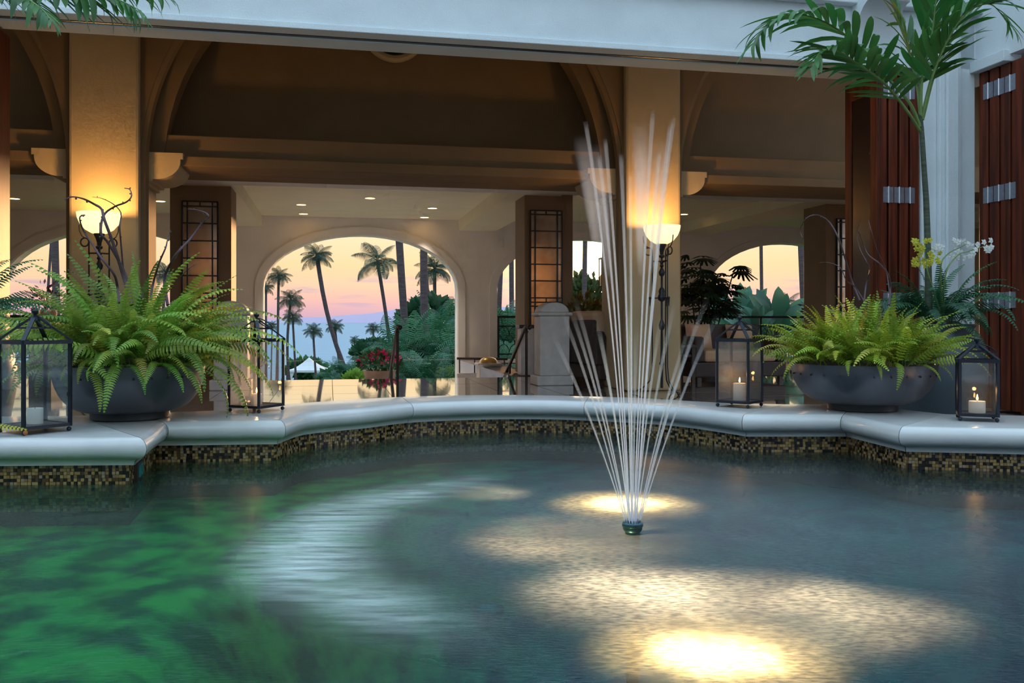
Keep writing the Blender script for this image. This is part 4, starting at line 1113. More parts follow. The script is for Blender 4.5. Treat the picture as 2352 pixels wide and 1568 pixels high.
pt2 = thing('potted_palm', 'palm at the left edge with fronds hanging below the beam', 'palm', loc=(PL.x, PL.y, .80))
tq = [PL + Vector((0, 0, .80)), PL + Vector((.02, 0, 1.5)), PL + Vector((.0, .02, 2.15)), PL + Vector((.03, .0, 2.62))]
sm = catmull([p - pt2.location for p in tq], 8)
MB().tube(sm, [.030 - .014 * i / (len(sm) - 1) for i in range(len(sm))], 10).build('trunk', M_palmtrunk, pt2, smooth=60)
palm_frond(pt2, [(-90, 10), (-40, -30), (60, -40), (170, -25), (260, -5), (325, 25)], 4.85, 4.45, 22, .33, 11, -.55)
palm_frond(pt2, [(-90, 10), (-50, -70), (60, -95), (200, -70), (310, -40), (390, -10)], 4.85, 4.6, 22, .33, 15, -.55)
palm_frond(pt2, [(-90, 10), (-60, -20), (-10, -20), (50, -8), (95, 20), (120, 50)], 4.85, 4.3, 16, .25, 12, -.35)
palm_frond(pt2, [(-90, 10), (-120, -80), (-180, -120), (-260, -60)], 4.85, 5.0, 13, .27, 13)
palm_frond(pt2, [(-90, 10), (-80, -90), (-60, -200), (-20, -260)], 4.85, 5.2, 13, .27, 14)

fern(PR + Vector((0, 0, .80)), .16, 60, FD, 'dark green fern with orchids in the tall pot behind the lime fern', .28, .50, None, 0, .95, 21)
fern(PL + Vector((0, 0, .80)), .16, 60, FD, 'dark green fern reaching in at the left edge', .32, .55, None, 0, .85, 22)


def flower_mesh(name, m, r=.022, np_=5):
    mb = MB()
    for k in range(np_):
        an = 2 * math.pi * k / np_; c, s = math.cos(an), math.sin(an); q = Vector((c, 0, s)); t = Vector((-s, 0, c))
        mb.add([Vector((0, -.001, 0)), q * r * .55 + t * r * .38 + Vector((0, -.004, 0)), q * r + Vector((0, .002, 0)), q * r * .55 - t * r * .38 + Vector((0, -.004, 0))], [(0, 1, 2, 3)])
    mb.ball((0, -.004, 0), r * .2, 6)
    return mb.mesh(name, m)


def orchid(base, stem, blooms, mesh_, label, D, seed):
    t = thing('orchid', label, 'orchid', loc=base); rr = random.Random(seed)
    P = [base] + [W(px, py, D) for px, py in stem]; sm = catmull([p - base for p in P], 8)
    MB().tube(sm, [.005 * (1 - .6 * i / (len(sm) - 1)) for i in range(len(sm))], 6).build('stem', M_palmstem, t, smooth=60)
    for (px, py) in blooms:
        p = W(px, py, D + rr.uniform(-.05, .05)) - base
        link('bloom', mesh_, t, p, (rr.uniform(-.5, .5), rr.uniform(0, 6.28), rr.uniform(-.6, .6)), rr.uniform(.8, 1.15))


fw, fy = flower_mesh('white_bloom', M_white_petal), flower_mesh('yellow_bloom', M_yel_petal, .020)
ob = PR + Vector((.02, -.05, .80))
rr = random.Random(5)
orchid(ob, [(2170, 640), (2195, 590), (2230, 575), (2275, 562)], [(2265 + rr.uniform(-22, 14), 563 + rr.uniform(-14, 14)) for _ in range(7)] + [(2240 + rr.uniform(-12, 12), 570 + rr.uniform(-12, 14)) for _ in range(5)], fw, 'white orchid spray reaching right in front of the wing doors', 5.1, 1)
orchid(ob, [(2160, 620), (2175, 585), (2205, 568), (2220, 560)], [(2208 + rr.uniform(-22, 20), 570 + rr.uniform(-22, 24)) for _ in range(12)] + [(2158 + rr.uniform(-12, 10), 568 + rr.uniform(-8, 8)) for _ in range(4)], fw, 'white orchid spray in front of the white pier', 5.15, 2)
orchid(ob, [(2135, 640), (2125, 590), (2125, 555)], [(2119 + rr.uniform(-20, 18), 580 + rr.uniform(-30, 30)) for _ in range(26)] + [(2150 + rr.uniform(-12, 12), 590 + rr.uniform(-12, 12)) for _ in range(6)], fy, 'yellow-green orchid cluster against the palm trunk', 5.12, 3)


# ------------------------------------------------------------------ lobby furniture and stairs furniture
def PB(px, py, d): u = (px - CX) / F; t = d / (CT - u * ST); return Vector((u * t, t, CZ - t * (py - HY) / F))


def newel(px, label, d=10.95, H=1.03):
    p = PB(px, 700, d); t = thing('newel_post', label, 'newel post', loc=(p.x, p.y, 0), rz=TH, group='stone newel posts at the head of the stairs')
    MB().box(-.235, .235, -.20, .20, 0, .12).build('plinth', M_stone, t, bevel=.012)
    MB().box(-.19, .19, -.17, .17, .12, .87).build('shaft', M_stone, t, bevel=.01)
    MB().box(-.225, .225, -.195, .195, .87, .915).build('cap_slab', M_stone, t, bevel=.018)
    mb = MB(); n = 16; prf = [(-.185, .915)] + [(-.185 * math.cos(math.pi * k / n), .915 + .125 * math.sin(math.pi * k / n)) for k in range(1, n)] + [(.185, .915)]
    mb.prism(prf[::-1], 'y', -.17, .17); mb.build('rounded_top', M_stone, t, smooth=40, bevel=.01)


newel(1267, 'stone newel post with a rounded top beside the stair handrail')
newel(533, 'stone newel post with a rounded top half hidden by the green fern')
# stone blocks at the head of the stairs
for (a, b_, nm) in ((2.78, 2.98, 'beside the right newel post'), (STL - .30, STL - .10, 'beside the left newel post')):
    t = thing('stair_cheek_wall', 'rough stone end block of the stairs ' + nm, 'stair wall', loc=B((a + b_) / 2, 12.88, 0), rz=TH, kind='structure')
    MB().box(-.10, .10, 0, .25, 0, .70).build('wall_body', M_stone, t, bevel=.006)
    MB().box(-.13, .13, -.02, .27, .70, .75).build('cap_rail', M_dark, t, bevel=.008)


def handrail(px, label, d=12.44, n=2):
    p = PB(px, 752, d); t = thing('handrail', label, 'handrail', loc=(p.x, p.y, 0), rz=TH, group='iron handrails down the stairs')
    top = p.z
    MB().tube([(0, 0, 0), (0, 0, top)], .020, 10).ball((0, 0, top - .06), .03, 8).build('post', M_dark, t, smooth=50)
    MB().tube([(0, 1.2, -.55), (0, 1.2, top - .56)], .018, 10).build('post', M_dark, t, smooth=50)
    MB().tube([(.03, -.06, top + .005), (0, 0, top + .02), (0, .1, top - .01), (0, 2.3, top - 1.16)], .026, 10).ball((.03, -.07, top), .034, 8).build('rail', M_dark, t, smooth=60)


handrail(913, 'dark iron handrail in the middle of the stairs')
handrail(1209, 'dark iron handrail beside the right newel post')
# low post with gilded dome and short balustrade on the landing
p = PB(1122, 840, 15.6); t = thing('domed_post', 'low stone post with a gilded dome cap by the stairs', 'post', loc=(p.x, p.y, -1.3), rz=TH)
MB().box(-.19, .19, -.19, .19, 0, 1.31).build('shaft', M_stone, t, bevel=.015)
MB().box(-.225, .225, -.225, .225, 1.31, 1.36).build('cap_slab', M_stone, t, bevel=.015)
MB().lathe([(.17, 1.36), (.16, 1.40), (.13, 1.435), (.08, 1.46), (.0005, 1.47)], 24).build('dome', M_gold, t, smooth=60)
p = PB(1074, 830, 16.2); t = thing('low_balustrade', 'low iron rail on a stone kerb behind the gilded post', 'railing', loc=(p.x, p.y, -1.3), rz=TH)
MB().box(-.20, .75, -.06, .06, 0, 1.15).build('kerb', M_stone, t, bevel=.01)
MB().tube([(-.2, 0, 1.42), (.75, 0, 1.40)], .022, 8).build('rail', M_dark, t)
for k in range(4): MB().tube([(-.15 + .28 * k, 0, 1.15), (-.15 + .28 * k, 0, 1.42)], .012, 6).build('baluster', M_dark, t)


def railing(c, label, scallop=True, hw=AW / 2 - .05):
    p = B(c, DF + .15, 0); t = thing('balcony_railing', label, 'railing', loc=p, rz=TH, group='iron railings closing the arches')
    MB().bar((-hw, 0, .90), (hw, 0, .90), .06, .05).build('top_rail', M_iron, t)
    MB().bar((-hw, 0, .70), (hw, 0, .70), .025).build('middle_rail', M_iron, t)
    MB().bar((-hw, 0, .10), (hw, 0, .10), .03).build('bottom_rail', M_iron, t)
    for x in (-hw, -hw * .33, hw * .33, hw): MB().bar((x, 0, 0), (x, 0, .92), .045).build('post', M_iron, t)
    n = 16; w = 2 * hw / n
    for row in range(3):
        for k in range(n + (row % 2)):
            cx = -hw + w * (k + (.5 if row % 2 == 0 else 0))
            pts = [(max(-hw, min(hw, cx + w * .5 * math.cos(a))), 0, .12 + .19 * row + .19 * math.sin(a)) for a in [math.pi * q / 8 for q in range(9)]]
            MB().tube(pts, .008, 5).build('scallop', M_iron, t)


railing(arches[3], 'scalloped iron railing below the broad-leaved plants')
railing(arches[2], 'scalloped iron railing in the arch of the setting sun')
railing(arches[0], 'scalloped iron railing in the arch behind the left lamp')


def rbox(mb, x0, x1, y0, y1, z0, z1): return mb.box(x0, x1, y0, y1, z0, z1)


def cushion(name, parent, size, loc, rot=(0, 0, 0), m=M_cush):
    sx, sy, sz = size; mb = MB(); n = 10
    for side in (1, -1):
        o = len(mb.v)
        for i in range(n + 1):
            for j in range(n + 1):
                u, v = i / n * 2 - 1, j / n * 2 - 1; h = sy / 2 * ((1 - u ** 4) * (1 - v ** 4)) ** .5
                k_ = 1 - .05 * (1 - abs(u)) * abs(v) - .05 * (1 - abs(v)) * abs(u)
                mb.v.append((u * sx / 2 * k_, side * h, v * sz / 2 * k_))
        for i in range(n):
            for j in range(n):
                a = o + i * (n + 1) + j; f = (a, a + n + 1, a + n + 2, a + 1); mb.f.append(f if side < 0 else f[::-1])
    return mb.build(name, m, parent, smooth=80, loc=loc, rot=rot)


def sofa(px, py, d, rz, label, w=1.35, pillow=True):
    p = PB(px, py, d); t = thing('sofa', label, 'sofa', loc=(p.x, p.y, 0), rz=rz)
    MB().box(-w / 2, w / 2, -.42, .42, .06, .26).build('base', M_wicker, t, bevel=.02)
    MB().box(-w / 2, w / 2, .30, .44, .26, .76).build('back_frame', M_wicker, t, bevel=.03)
    for sg in (-1, 1):
        MB().box(min(sg * w / 2, sg * (w / 2 - .14)), max(sg * w / 2, sg * (w / 2 - .14)), -.42, .40, .26, .60).build('arm', M_wicker, t, bevel=.03)
        for y in (-.38, .38): MB().box(sg * (w / 2 - .07) - .03, sg * (w / 2 - .07) + .03, y - .03, y + .03, 0, .06).build('leg', M_dark, t)
    MB().box(-w / 2 + .145, w / 2 - .145, -.42, .29, .26, .42).build('seat_cushion', M_cush, t, bevel=.04)
    if pillow:
        cushion('back_cushion', t, (.40, .18, .36), (-w / 2 + .36, .20, .59), (-.22, 0, .1))
        cushion('back_cushion', t, (.40, .18, .36), (w / 2 - .36, .20, .58), (-.22, 0, -.08))


sofa(1668, 850, 11.4, TH + .05, 'dark wicker sofa with peach cushions behind the misted lantern')
# lounge chair seen from the side
p = PB(1402, 850, 10.9); t = thing('lounge_chair', 'dark wicker lounge chair with a peach cushion behind the fountain jets', 'chair', loc=(p.x, p.y, 0), rz=TH - math.pi / 2 + .25)
MB().box(-.40, .40, -.42, .46, .08, .27).build('base', M_wicker, t, bevel=.02)
mb = MB(); mb.prism([(-.46, .27), (-.46, .68), (-.34, .68), (-.14, .30), (.46, .27)], 'x', .33, .40); mb.build('side_panel', M_wicker, t, bevel=.015)
mb = MB(); mb.prism([(-.46, .27), (-.46, .68), (-.34, .68), (-.14, .30), (.46, .27)], 'x', -.40, -.33); mb.build('side_panel', M_wicker, t, bevel=.015)
MB().box(-.33, .33, -.46, -.40, .27, .82).build('back_frame', M_wicker, t, bevel=.02)
MB().box(-.32, .32, -.30, .50, .27, .45).build('seat_cushion', M_cush, t, bevel=.05)
MB().prism([(-.40, .40), (-.44, .92), (-.28, .94), (-.16, .45)], 'x', -.32, .32).build('back_cushion', M_cush, t, bevel=.05)
for sx in (-.36, .36):
    for sy in (-.38, .40): MB().box(sx - .03, sx + .03, sy - .03, sy + .03, 0, .08).build('leg', M_dark, t)
sofa(1448, 850, 14.2, TH + math.pi, 'low dark wicker sofa standing behind the lounge chair', 1.1, False)
# side table, vase, orchid sprig
p = PB(1540, 850, 11.0); tz = .50; t = thing('side_table', 'small dark wooden side table between the lounge chair and sofa', 'table', loc=(p.x, p.y, 0), rz=TH)
MB().box(-.27, .27, -.24, .24, tz - .04, tz).build('table_top', M_dark, t, bevel=.005)
MB().box(-.24, .24, -.21, .21, .34, .37).build('lower_shelf', M_dark, t)
for sx in (-.23, .23):
    for sy in (-.20, .20): MB().box(sx - .022, sx + .022, sy - .022, sy + .022, 0, tz - .04).build('leg', M_dark, t)
v = thing('vase', 'dark bulbous vase on the side table', 'vase', loc=(p.x - .02, p.y, tz))
MB().lathe([(.05, 0), (.06, .01), (.085, .08), (.09, .15), (.07, .21), (.035, .25), (.03, .29), (.042, .31), (.03, .31), (.02, .25)], 20, cap=False).build('body', M_dpot, v, smooth=50)
fr_ = flower_mesh('rust_bloom', M_rust_petal, .035)
base = Vector((p.x - .02, p.y, tz + .24)); D = p.y
tt = thing('flower_sprig', 'rust red flower sprig standing in the dark vase', 'flower', loc=base)
top = W(1545, 708, D) - base; MB().tube(catmull([(0, 0, 0), (.02, 0, .25), (top.x * .8, 0, top.z * .8), tuple(top)], 6), .004, 5).build('stem', M_palmstem, tt)
for k in range(7): link('bloom', fr_, tt, top + Vector((rnd.uniform(-.05, .05), rnd.uniform(-.03, .03), rnd.uniform(-.05, .05))), (rnd.uniform(-.5, .5), rnd.uniform(0, 6), rnd.uniform(-.6, .6)))
# pole lantern beside the column
p = PB(1393, 745, 12.1); t = thing('pole_lantern', 'glass lantern on a thin dark pole beside the column', 'lantern', loc=(p.x, p.y, 0), rz=TH)
zt = CZ + (738 - 660) * p.y / F
MB().lathe([(.13, 0), (.13, .02), (.02, .04), (.012, .08), (.012, zt - .3), (.022, zt - .27), (.012, zt - .22), (.012, zt)], 14).build('pole', M_iron, t, smooth=40)
MB().box(-.10, .04, -.07, .07, zt, zt + .02).build('tray', M_iron, t)
for x in (-.09, .03):
    for y in (-.06, .06): MB().bar((x, y, zt + .02), (x, y, zt + .40), .012).build('corner_post', M_iron, t)
for y in (-.06, .06): MB().box(-.09, .03, y - .002, y + .002, zt + .02, zt + .40).build('glass_pane', M_glassF, t)
MB().box(-.10, .04, -.07, .07, zt + .40, zt + .42).build('lid', M_iron, t)


# ------------------------------------------------------------------ potted rhapis palm and lobby plants
def leaf_cloud(mb, c, rad, n, size, rr, shape=1.0):
    for _ in range(n):
        while True:
            q = Vector((rr.uniform(-1, 1), rr.uniform(-1, 1), rr.uniform(-1, 1)))
            if .15 < q.length < 1: break
        p = Vector((c[0] + q.x * rad[0], c[1] + q.y * rad[1], c[2] + q.z * rad[2]))
        d = (q + Vector((rr.uniform(-.6, .6), rr.uniform(-.6, .6), rr.uniform(-.3, .8)))).normalized(); s = d.orthogonal().normalized()
        s = (Matrix.Rotation(rr.uniform(0, 6.28), 3, d) @ s); L = size * rr.uniform(.7, 1.3)
        a = p; b_ = p + d * L * .5 + s * L * .2 * shape; e = p + d * L; f = p + d * L * .5 - s * L * .2 * shape
        mb.add([a, b_, e, f], [(0, 1, 2, 3)])


M_rhapis = mat('rhapis_leaf', (.022, .05, .022), .5, trans=.15, rand=.3)
p = PB(1618, 740, 13.2); t = thing('potted_palm', 'dark fan-leaved lady palm in a pot behind the sofa', 'palm', loc=(p.x, p.y, 0))
MB().lathe([(.17, 0), (.2, .02), (.25, .40), (.27, .44), (.24, .44), (.2, .36)], 24, cap=False).build('pot', M_dpot, t, smooth=45)
MB().lathe([(.235, .40), (.0005, .42)], 20, cap=False).build('soil', M_soil, t)
rr = random.Random(31); fan = []
for v_ in range(3):
    mb = MB()
    for k in range(9):
        an = math.radians(-75 + 150 * k / 8); d = Vector((math.sin(an), math.cos(an), 0)); s = Vector((d.y, -d.x, 0)); L = .26 * (1 - .2 * abs(an)) * rr.uniform(.85, 1.1)
        mb.add([Vector(), d * L * .45 + s * .020 + Vector((0, 0, -.01)), d * L * .95 + s * .014 + Vector((0, 0, -.05)), d * L + Vector((0, 0, -.055)), d * L * .95 - s * .014 + Vector((0, 0, -.05)), d * L * .45 - s * .020 + Vector((0, 0, -.01))], [(0, 1, 2, 3, 4, 5)])
    fan.append(mb.mesh('fan_leaf', M_rhapis))
for k in range(9):
    an = k * 2.4; b0 = Vector((.12 * math.cos(an), .12 * math.sin(an), .41)); hgt = rr.uniform(.75, 1.5)
    b1 = b0 + Vector((.22 * math.cos(an) * rr.uniform(.3, 1.6), .15 * math.sin(an), hgt))
    MB().tube([b0, b0.lerp(b1, .5), b1], .010, 5).build('cane', M_dark, t)
    for j in range(14):
        q = rr.uniform(.30, 1.0); az = rr.uniform(0, 6.28); st_ = b0.lerp(b1, q); e_ = st_ + Vector((math.cos(az) * .22, math.sin(az) * .22, rr.uniform(.02, .22)))
        lf = link('fan_leaf', rr.choice(fan), t, e_, orient((math.cos(az), math.sin(az), rr.uniform(-.5, .3)), (0, 0, 1)), rr.uniform(.8, 1.25))
# small potted plants by the sun arch
p = PB(1342, 760, 12.55); t = thing('potted_shrub', 'yellow-green leafy plant in a dark pot right of the newel post', 'plant', loc=(p.x, p.y, 0))
MB().lathe([(.14, 0), (.16, .02), (.21, .42), (.22, .45), (.19, .45), (.17, .38)], 20, cap=False).build('pot', M_dpot, t, smooth=45)
rr = random.Random(3); mb = MB(); leaf_cloud(mb, (0, 0, .80), (.24, .2, .40), 260, .13, rr); mb.build('foliage', mat('olive_leaf', (.16, .15, .03), .6, trans=.4, rand=.2), t)
MB().tube([(0, 0, .38), (.01, 0, .8)], .012, 5).build('stem', M_dark, t)
p = PB(1362, 760, 13.4); t = thing('bonsai', 'small yellow-green bonsai on a dark stand before the sun arch', 'plant', loc=(p.x, p.y, 0))
zt = CZ + (738 - 722) * p.y / F
MB().box(-.12, .12, -.12, .12, 0, zt - .10).build('stand', M_dark, t); MB().box(-.16, .16, -.14, .14, zt - .10, zt - .04).build('tray', M_dark, t)
mb = MB(); leaf_cloud(mb, (0, 0, zt + .08), (.20, .14, .10), 140, .09, rr); mb.build('foliage', mat('bonsai_leaf', (.20, .19, .03), .6, trans=.4), t)
MB().tube([(0, 0, zt - .05), (.03, 0, zt + .03)], .012, 5).build('stem', M_dark, t)
# small dark-leaved plants in pots by the railings
for (px, py, d, m_, lb) in ((105, 690, 17.3, mat('plum_leaf', (.06, .025, .04), .6, trans=.2), 'small plum-leaved plant in a brown pot before the far left arch'),
                            (1868, 715, 17.0, mat('wine_leaf', (.12, .02, .04), .6, trans=.2), 'small wine-red leaved plant in a brown pot beside the broad-leaved plants')):
    p = PB(px, py, d); t = thing('potted_shrub', lb, 'plant', loc=(p.x, p.y, 0))
    MB().box(-.2, .2, -.2, .2, 0, p.z - .38).build('stand', M_dark, t)
    MB().lathe([(.10, 0), (.17, .05), (.19, .16), (.17, .22), (.14, .22)], 20, (0, 0, p.z - .38), cap=False).build('pot', M_terra, t, smooth=45)
    mb = MB(); leaf_cloud(mb, (0, 0, p.z + .05), (.22, .2, .28), 90, .12, rr); mb.build('foliage', m_, t)
    for k in range(4): MB().tube([(0, 0, p.z - .2), (rr.uniform(-.15, .15), 0, p.z + .15)], .008, 4).build('stem', M_dark, t)


# ------------------------------------------------------------------ garden, sea, island
def terr(y): return float(np.interp(y, [18, 30, 60, 90, 130, 165], [-1.45, -2.4, -4.4, -5.7, -9.0, -12.6]))


mb = MB(); ys = [19.0, 24, 30, 45, 60, 75, 90, 110, 130, 150, 170]; xs = [-90, -60, -40, -25, -15, -8, 0, 8, 15, 25, 40, 60, 90]
for y in ys:
    for x in xs: mb.v.append((x, y + x * ST if y < 20 else y, terr(y) + .15 * math.sin(x * .7 + y * .3)))
nx = len(xs)
for j in range(len(ys) - 1):
    for i in range(nx - 1): mb.f.append((j * nx + i, j * nx + i + 1, (j + 1) * nx + i + 1, (j + 1) * nx + i))
tag(mb.build('ground_garden', M_grass, smooth=60), 'sloping green garden ground below the arches', 'ground', kind='structure')
ZSEA = -12.0
tag(MB().add([(-9000, 140, ZSEA), (9000, 140, ZSEA), (9000, 9000, ZSEA), (-9000, 9000, ZSEA)], [(0, 1, 2, 3)]).build('sea', sea_mat()), 'calm pale blue sea out to the horizon', 'sea', kind='structure')
mb = MB(); Di = 7000; pr = [(560, 737), (640, 733), (700, 729), (760, 727), (810, 722), (850, 720), (900, 712), (960, 704), (1030, 700), (1120, 702), (1250, 712), (1400, 724), (1500, 737)]
P = [W(px, py, Di) for px, py in pr]
for k, p in enumerate(P):
    mb.v += [(p.x, p.y, ZSEA), tuple(p), (p.x, p.y + 900, ZSEA)]
for k in range(len(P) - 1): mb.f += [(3 * k, 3 * k + 3, 3 * k + 4, 3 * k + 1), (3 * k + 1, 3 * k + 4, 3 * k + 5, 3 * k + 2)]
tag(mb.build('island', M_isle), 'hazy lavender island ridge on the horizon', 'island', kind='structure')

coco = [frond_mesh('coconut_frond_%d' % i, M_coco, 1.0, a, b_, 30, .58, 10, stem=.12, droop=.85, rachis=.014, gap=.55) for i, (a, b_) in enumerate(((70, 0), (40, -45), (15, -70), (-10, -80)))]


def coconut(label, cpx, cpy, bpx, bpy_, D, fl, w, crown=True, seed=0, bow=0.0, n=22, sway=(0, 0)):
    top = W(cpx, cpy, D); bt = W(bpx, bpy_, D); zg = terr(D) - .1
    dirv = (bt - top); k = (zg - top.z) / dirv.z; base = top + dirv * min(k, 6); base.z = zg
    t = thing('coconut_palm', label, 'palm tree', loc=base, group='coconut palms in the garden'); rr = random.Random(seed)
    wr = w * D / F / 2; pts = []
    for i in range(9):
        s = i / 8; q = base.lerp(top, s) - base; q.x += bow * D / F * math.sin(math.pi * s); pts.append(q)
    MB().tube(pts, [wr * (1.45 - .45 * min(1, i / 3)) for i in range(9)], 8).build('trunk', M_trunk, t, smooth=60)
    if crown:
        L = fl * D / F; c = pts[-1]
        for k in range(n):
            az = k * 2.39996 + rr.uniform(-.2, .2); vi = min(3, int(4 * (k + .5) / n))
            link('frond', coco[vi], t, c, (rr.uniform(-.15, .15) + sway[0], rr.uniform(-.1, .1) + sway[1], az), L * rr.uniform(.85, 1.15))
        for k in range(5):
            an = k * 1.257; mb = MB().ball((wr * 1.5 * math.cos(an), wr * 1.5 * math.sin(an), -wr * 1.4), wr * .8, 8); mb.build('coconut', M_trunk, t, smooth=60, loc=c)


coconut('tall leaning coconut palm left of centre in the main arch', 728, 588, 786, 795, 62, 46, 10, seed=1, bow=-14)
coconut('coconut palm with long swept fronds in the middle of the main arch', 867, 600, 886, 748, 58, 66, 8, seed=2, bow=4, n=15)
coconut('thick palm trunk with its crown above the main arch', 912, 470, 930, 720, 42, 60, 17, seed=3, bow=-2)
coconut('thick palm trunk standing nearest in the right part of the main arch', 976, 470, 990, 860, 32, 60, 17, seed=4, bow=-10)
coconut('slim palm trunk just behind the thick right-hand trunk of the main arch', 966, 480, 984, 700, 48, 55, 9, seed=5)
coconut('coconut palm with a round crown at the right edge of the main arch', 998, 618, 999, 720, 60, 54, 8, seed=6)
coconut('slender coconut palm at the left edge of the main arch', 640, 634, 638, 765, 72, 34, 6, seed=7)
coconut('short-crowned coconut palm cut by the left edge of the main arch', 611, 660, 611, 760, 80, 24, 5, seed=8)
coconut('bushy coconut palm with an upright crown left of the leaning one', 668, 688, 668, 800, 66, 38, 6, seed=9, bow=-8)
coconut('lower coconut palm crown below the bushy upright one', 672, 728, 677, 820, 64, 30, 5, seed=10)
coconut('small coconut palm above the white tent', 719, 760, 723, 825, 85, 28, 5, seed=11)
coconut('small coconut palm half behind the leaning trunk', 769, 750, 776, 810, 90, 26, 5, seed=12)
coconut('small coconut palm on the shore right of the middle palm', 857, 754, 859, 800, 110, 21, 4, seed=13)
coconut('tiny coconut palm crown low over the sea', 814, 781, 815, 815, 120, 15, 3, seed=14)
coconut('distant coconut palm crown low at the left of the main arch', 625, 747, 624, 800, 115, 17, 3, seed=15)
coconut('thick palm trunk in the far left arch', 124, 480, 130, 715, 36, 60, 17, seed=16)
coconut('thin palm trunk beside the thick one in the far left arch', 122, 490, 108, 700, 44, 50, 6, seed=17)
coconut('coconut palm crown in the gap beside the lamp column', 380, 630, 372, 760, 60, 44, 7, seed=18)
coconut('pale palm trunk in the arch of the setting sun', 1345, 470, 1341, 760, 34, 55, 11, seed=19)
coconut('dark palm trunk beside the lattice pillar', 1174, 470, 1175, 660, 38, 50, 11, seed=20)
coconut('short palm trunk in the narrow gap left of the lattice pillar', 1152, 560, 1148, 668, 42, 30, 11, seed=21)
coconut('slim straight palm trunk in the right-hand arch', 1747, 480, 1750, 720, 46, 50, 8, seed=22)
coconut('thick leaning palm trunk in the right-hand arch', 1836, 480, 1846, 720, 36, 55, 14, seed=23)
coconut('small fan of palm fronds right of the broad-leaved plants', 1808, 700, 1810, 760, 40, 40, 5, seed=24, n=13)
coconut('small palm crown beside the right-hand pillar', 1872, 705, 1874, 760, 44, 32, 5, seed=25, n=13)

arf = [frond_mesh('areca_frond_%d' % i, M_areca, 1.0, a, b_, 24, .44, 10, stem=.2, droop=.55, rachis=.012, gap=.50) for i, (a, b_) in enumerate(((85, 30), (75, -10), (60, -40), (40, -70)))]


def areca(label, px, py, D, h, seed, n=26):
    top = W(px, py, D); g = terr(D); t = thing('areca_palm', label, 'palm', loc=(top.x, top.y, g), group='feathery palms in the garden'); rr = random.Random(seed)
    z0 = max(.05, top.z - g - h * .75)
    for k in range(5):
        an = k * 1.257; MB().tube([(.25 * math.cos(an), .25 * math.sin(an), 0), (.10 * math.cos(an), .10 * math.sin(an), z0 + .1)], .05, 5).build('stem', M_palmtrunk, t)
    for k in range(n):
        vi = min(3, int(4 * (k + .5) / n)); az = k * 2.39996 + rr.uniform(-.3, .3)
        link('frond', arf[vi], t, (rr.uniform(-.25, .25), rr.uniform(-.25, .25), z0 - .3 * rr.random()), (rr.uniform(-.2, .2), rr.uniform(-.2, .2), az), h * rr.uniform(.75, 1.15))


def shrub(label, px, py0, wpx, hpx, D, m, seed, n=700, leaf=.28):
    c = W(px, py0 + hpx / 2, D); g = terr(D); k = D / F; t = thing('shrub', label, 'shrub', loc=(c.x, c.y, g)); rr = random.Random(seed)
    mb = MB(); leaf_cloud(mb, (0, 0, c.z - g), (wpx * k / 2, wpx * k / 2.4, hpx * k / 2), n, leaf, rr, 1.6); mb.build('foliage', m, t)
    for q in range(4): MB().tube([(rr.uniform(-.2, .2), 0, 0), (rr.uniform(-.3, .3) * wpx * k, 0, c.z - g)], .06, 5).build('stem', M_trunk, t)


areca('feathery palm highest in the dense greenery of the main arch', 1010, 690, 37, 2.7, 1, 34)
areca('feathery palm at the left of the dense greenery in the main arch', 935, 735, 30, 2.2, 2, 34)
areca('feathery palm low before the thick right trunk', 965, 790, 22.6, 1.7, 3, 34)
areca('feathery palm against the right edge of the main arch', 1035, 745, 29.5, 2.4, 4, 34)
areca('small feathery palm right of the white tent', 795, 815, 40, 1.5, 5, 28)
areca('low bright palm beside the white tent', 765, 850, 34, .9, 6, 24)
areca('feathery palm behind the magenta flower pot', 890, 790, 42, 2.1, 7, 28)
areca('feathery palm in the gap left of the lattice pillar', 1160, 690, 25.5, 2.1, 8, 30)
areca('low feathery palm in the gap behind the domed post', 1165, 770, 21.6, 1.4, 9, 26)
areca('low feathery palm in the lower right of the main arch', 1015, 830, 20.4, 1.2, 10, 28)
shrub('round dark shrub on the crest of the main arch greenery', 985, 690, 130, 110, 44, M_shrub, 1, 1200, .5)
shrub('wide dark shrub behind the feathery palms of the main arch', 1010, 760, 120, 120, 38, M_shrub, 2, 1200, .45)
shrub('low dark shrub left of the flower pot', 860, 785, 90, 50, 48, M_shrub, 3, 800, .4)
shrub('clipped green hedge behind the white tent', 705, 828, 90, 40, 98, M_shrub, 4, 800, .7)
shrub('low shrub in front of the tent and palms', 800, 850, 120, 40, 44, M_shrub, 5, 800, .4)
shrub('bright green low shrub at the foot of the right trunk', 1030, 855, 44, 26, 22, M_shrubb, 6, 400, .18)
shrub('bright green low shrub beside the flower pot', 960, 862, 60, 24, 24, M_shrubb, 7, 400, .18)
shrub('bright broad green shrub left of the flower pot', 815, 862, 40, 24, 26, M_shrubb, 8, 300, .25)
shrub('dark tree foliage catching the sun behind the pale trunk', 1345, 635, 110, 130, 40, mat('sunlit_leaf', (.07, .09, .03), .6, trans=.5, rand=.2), 9, 1100, .36)
shrub('dark shrub behind the railing of the sun arch', 1350, 730, 130, 70, 30, M_shrub, 10, 800, .3)
shrub('dark shrub filling the gap by the lattice pillar', 1165, 720, 80, 140, 34, M_shrub, 11, 900, .35)
shrub('pale green shrub behind the lady palm', 1660, 700, 90, 60, 44, M_shrubb, 12, 600, .35)
shrub('low dark hedge behind the right-hand railing', 1760, 735, 260, 60, 28, M_shrub, 13, 900, .28)
shrub('low dark hedge behind the far left railing', 100, 735, 260, 60, 30, M_shrub, 14, 700, .3)

# broad-leaved plants behind the railing
bl_m = [leaflet_mesh('broad_leaf_%d' % i, M_broad, 1.0, .36, b_, 8, .35) for i, b_ in enumerate((8, 25, 50))]


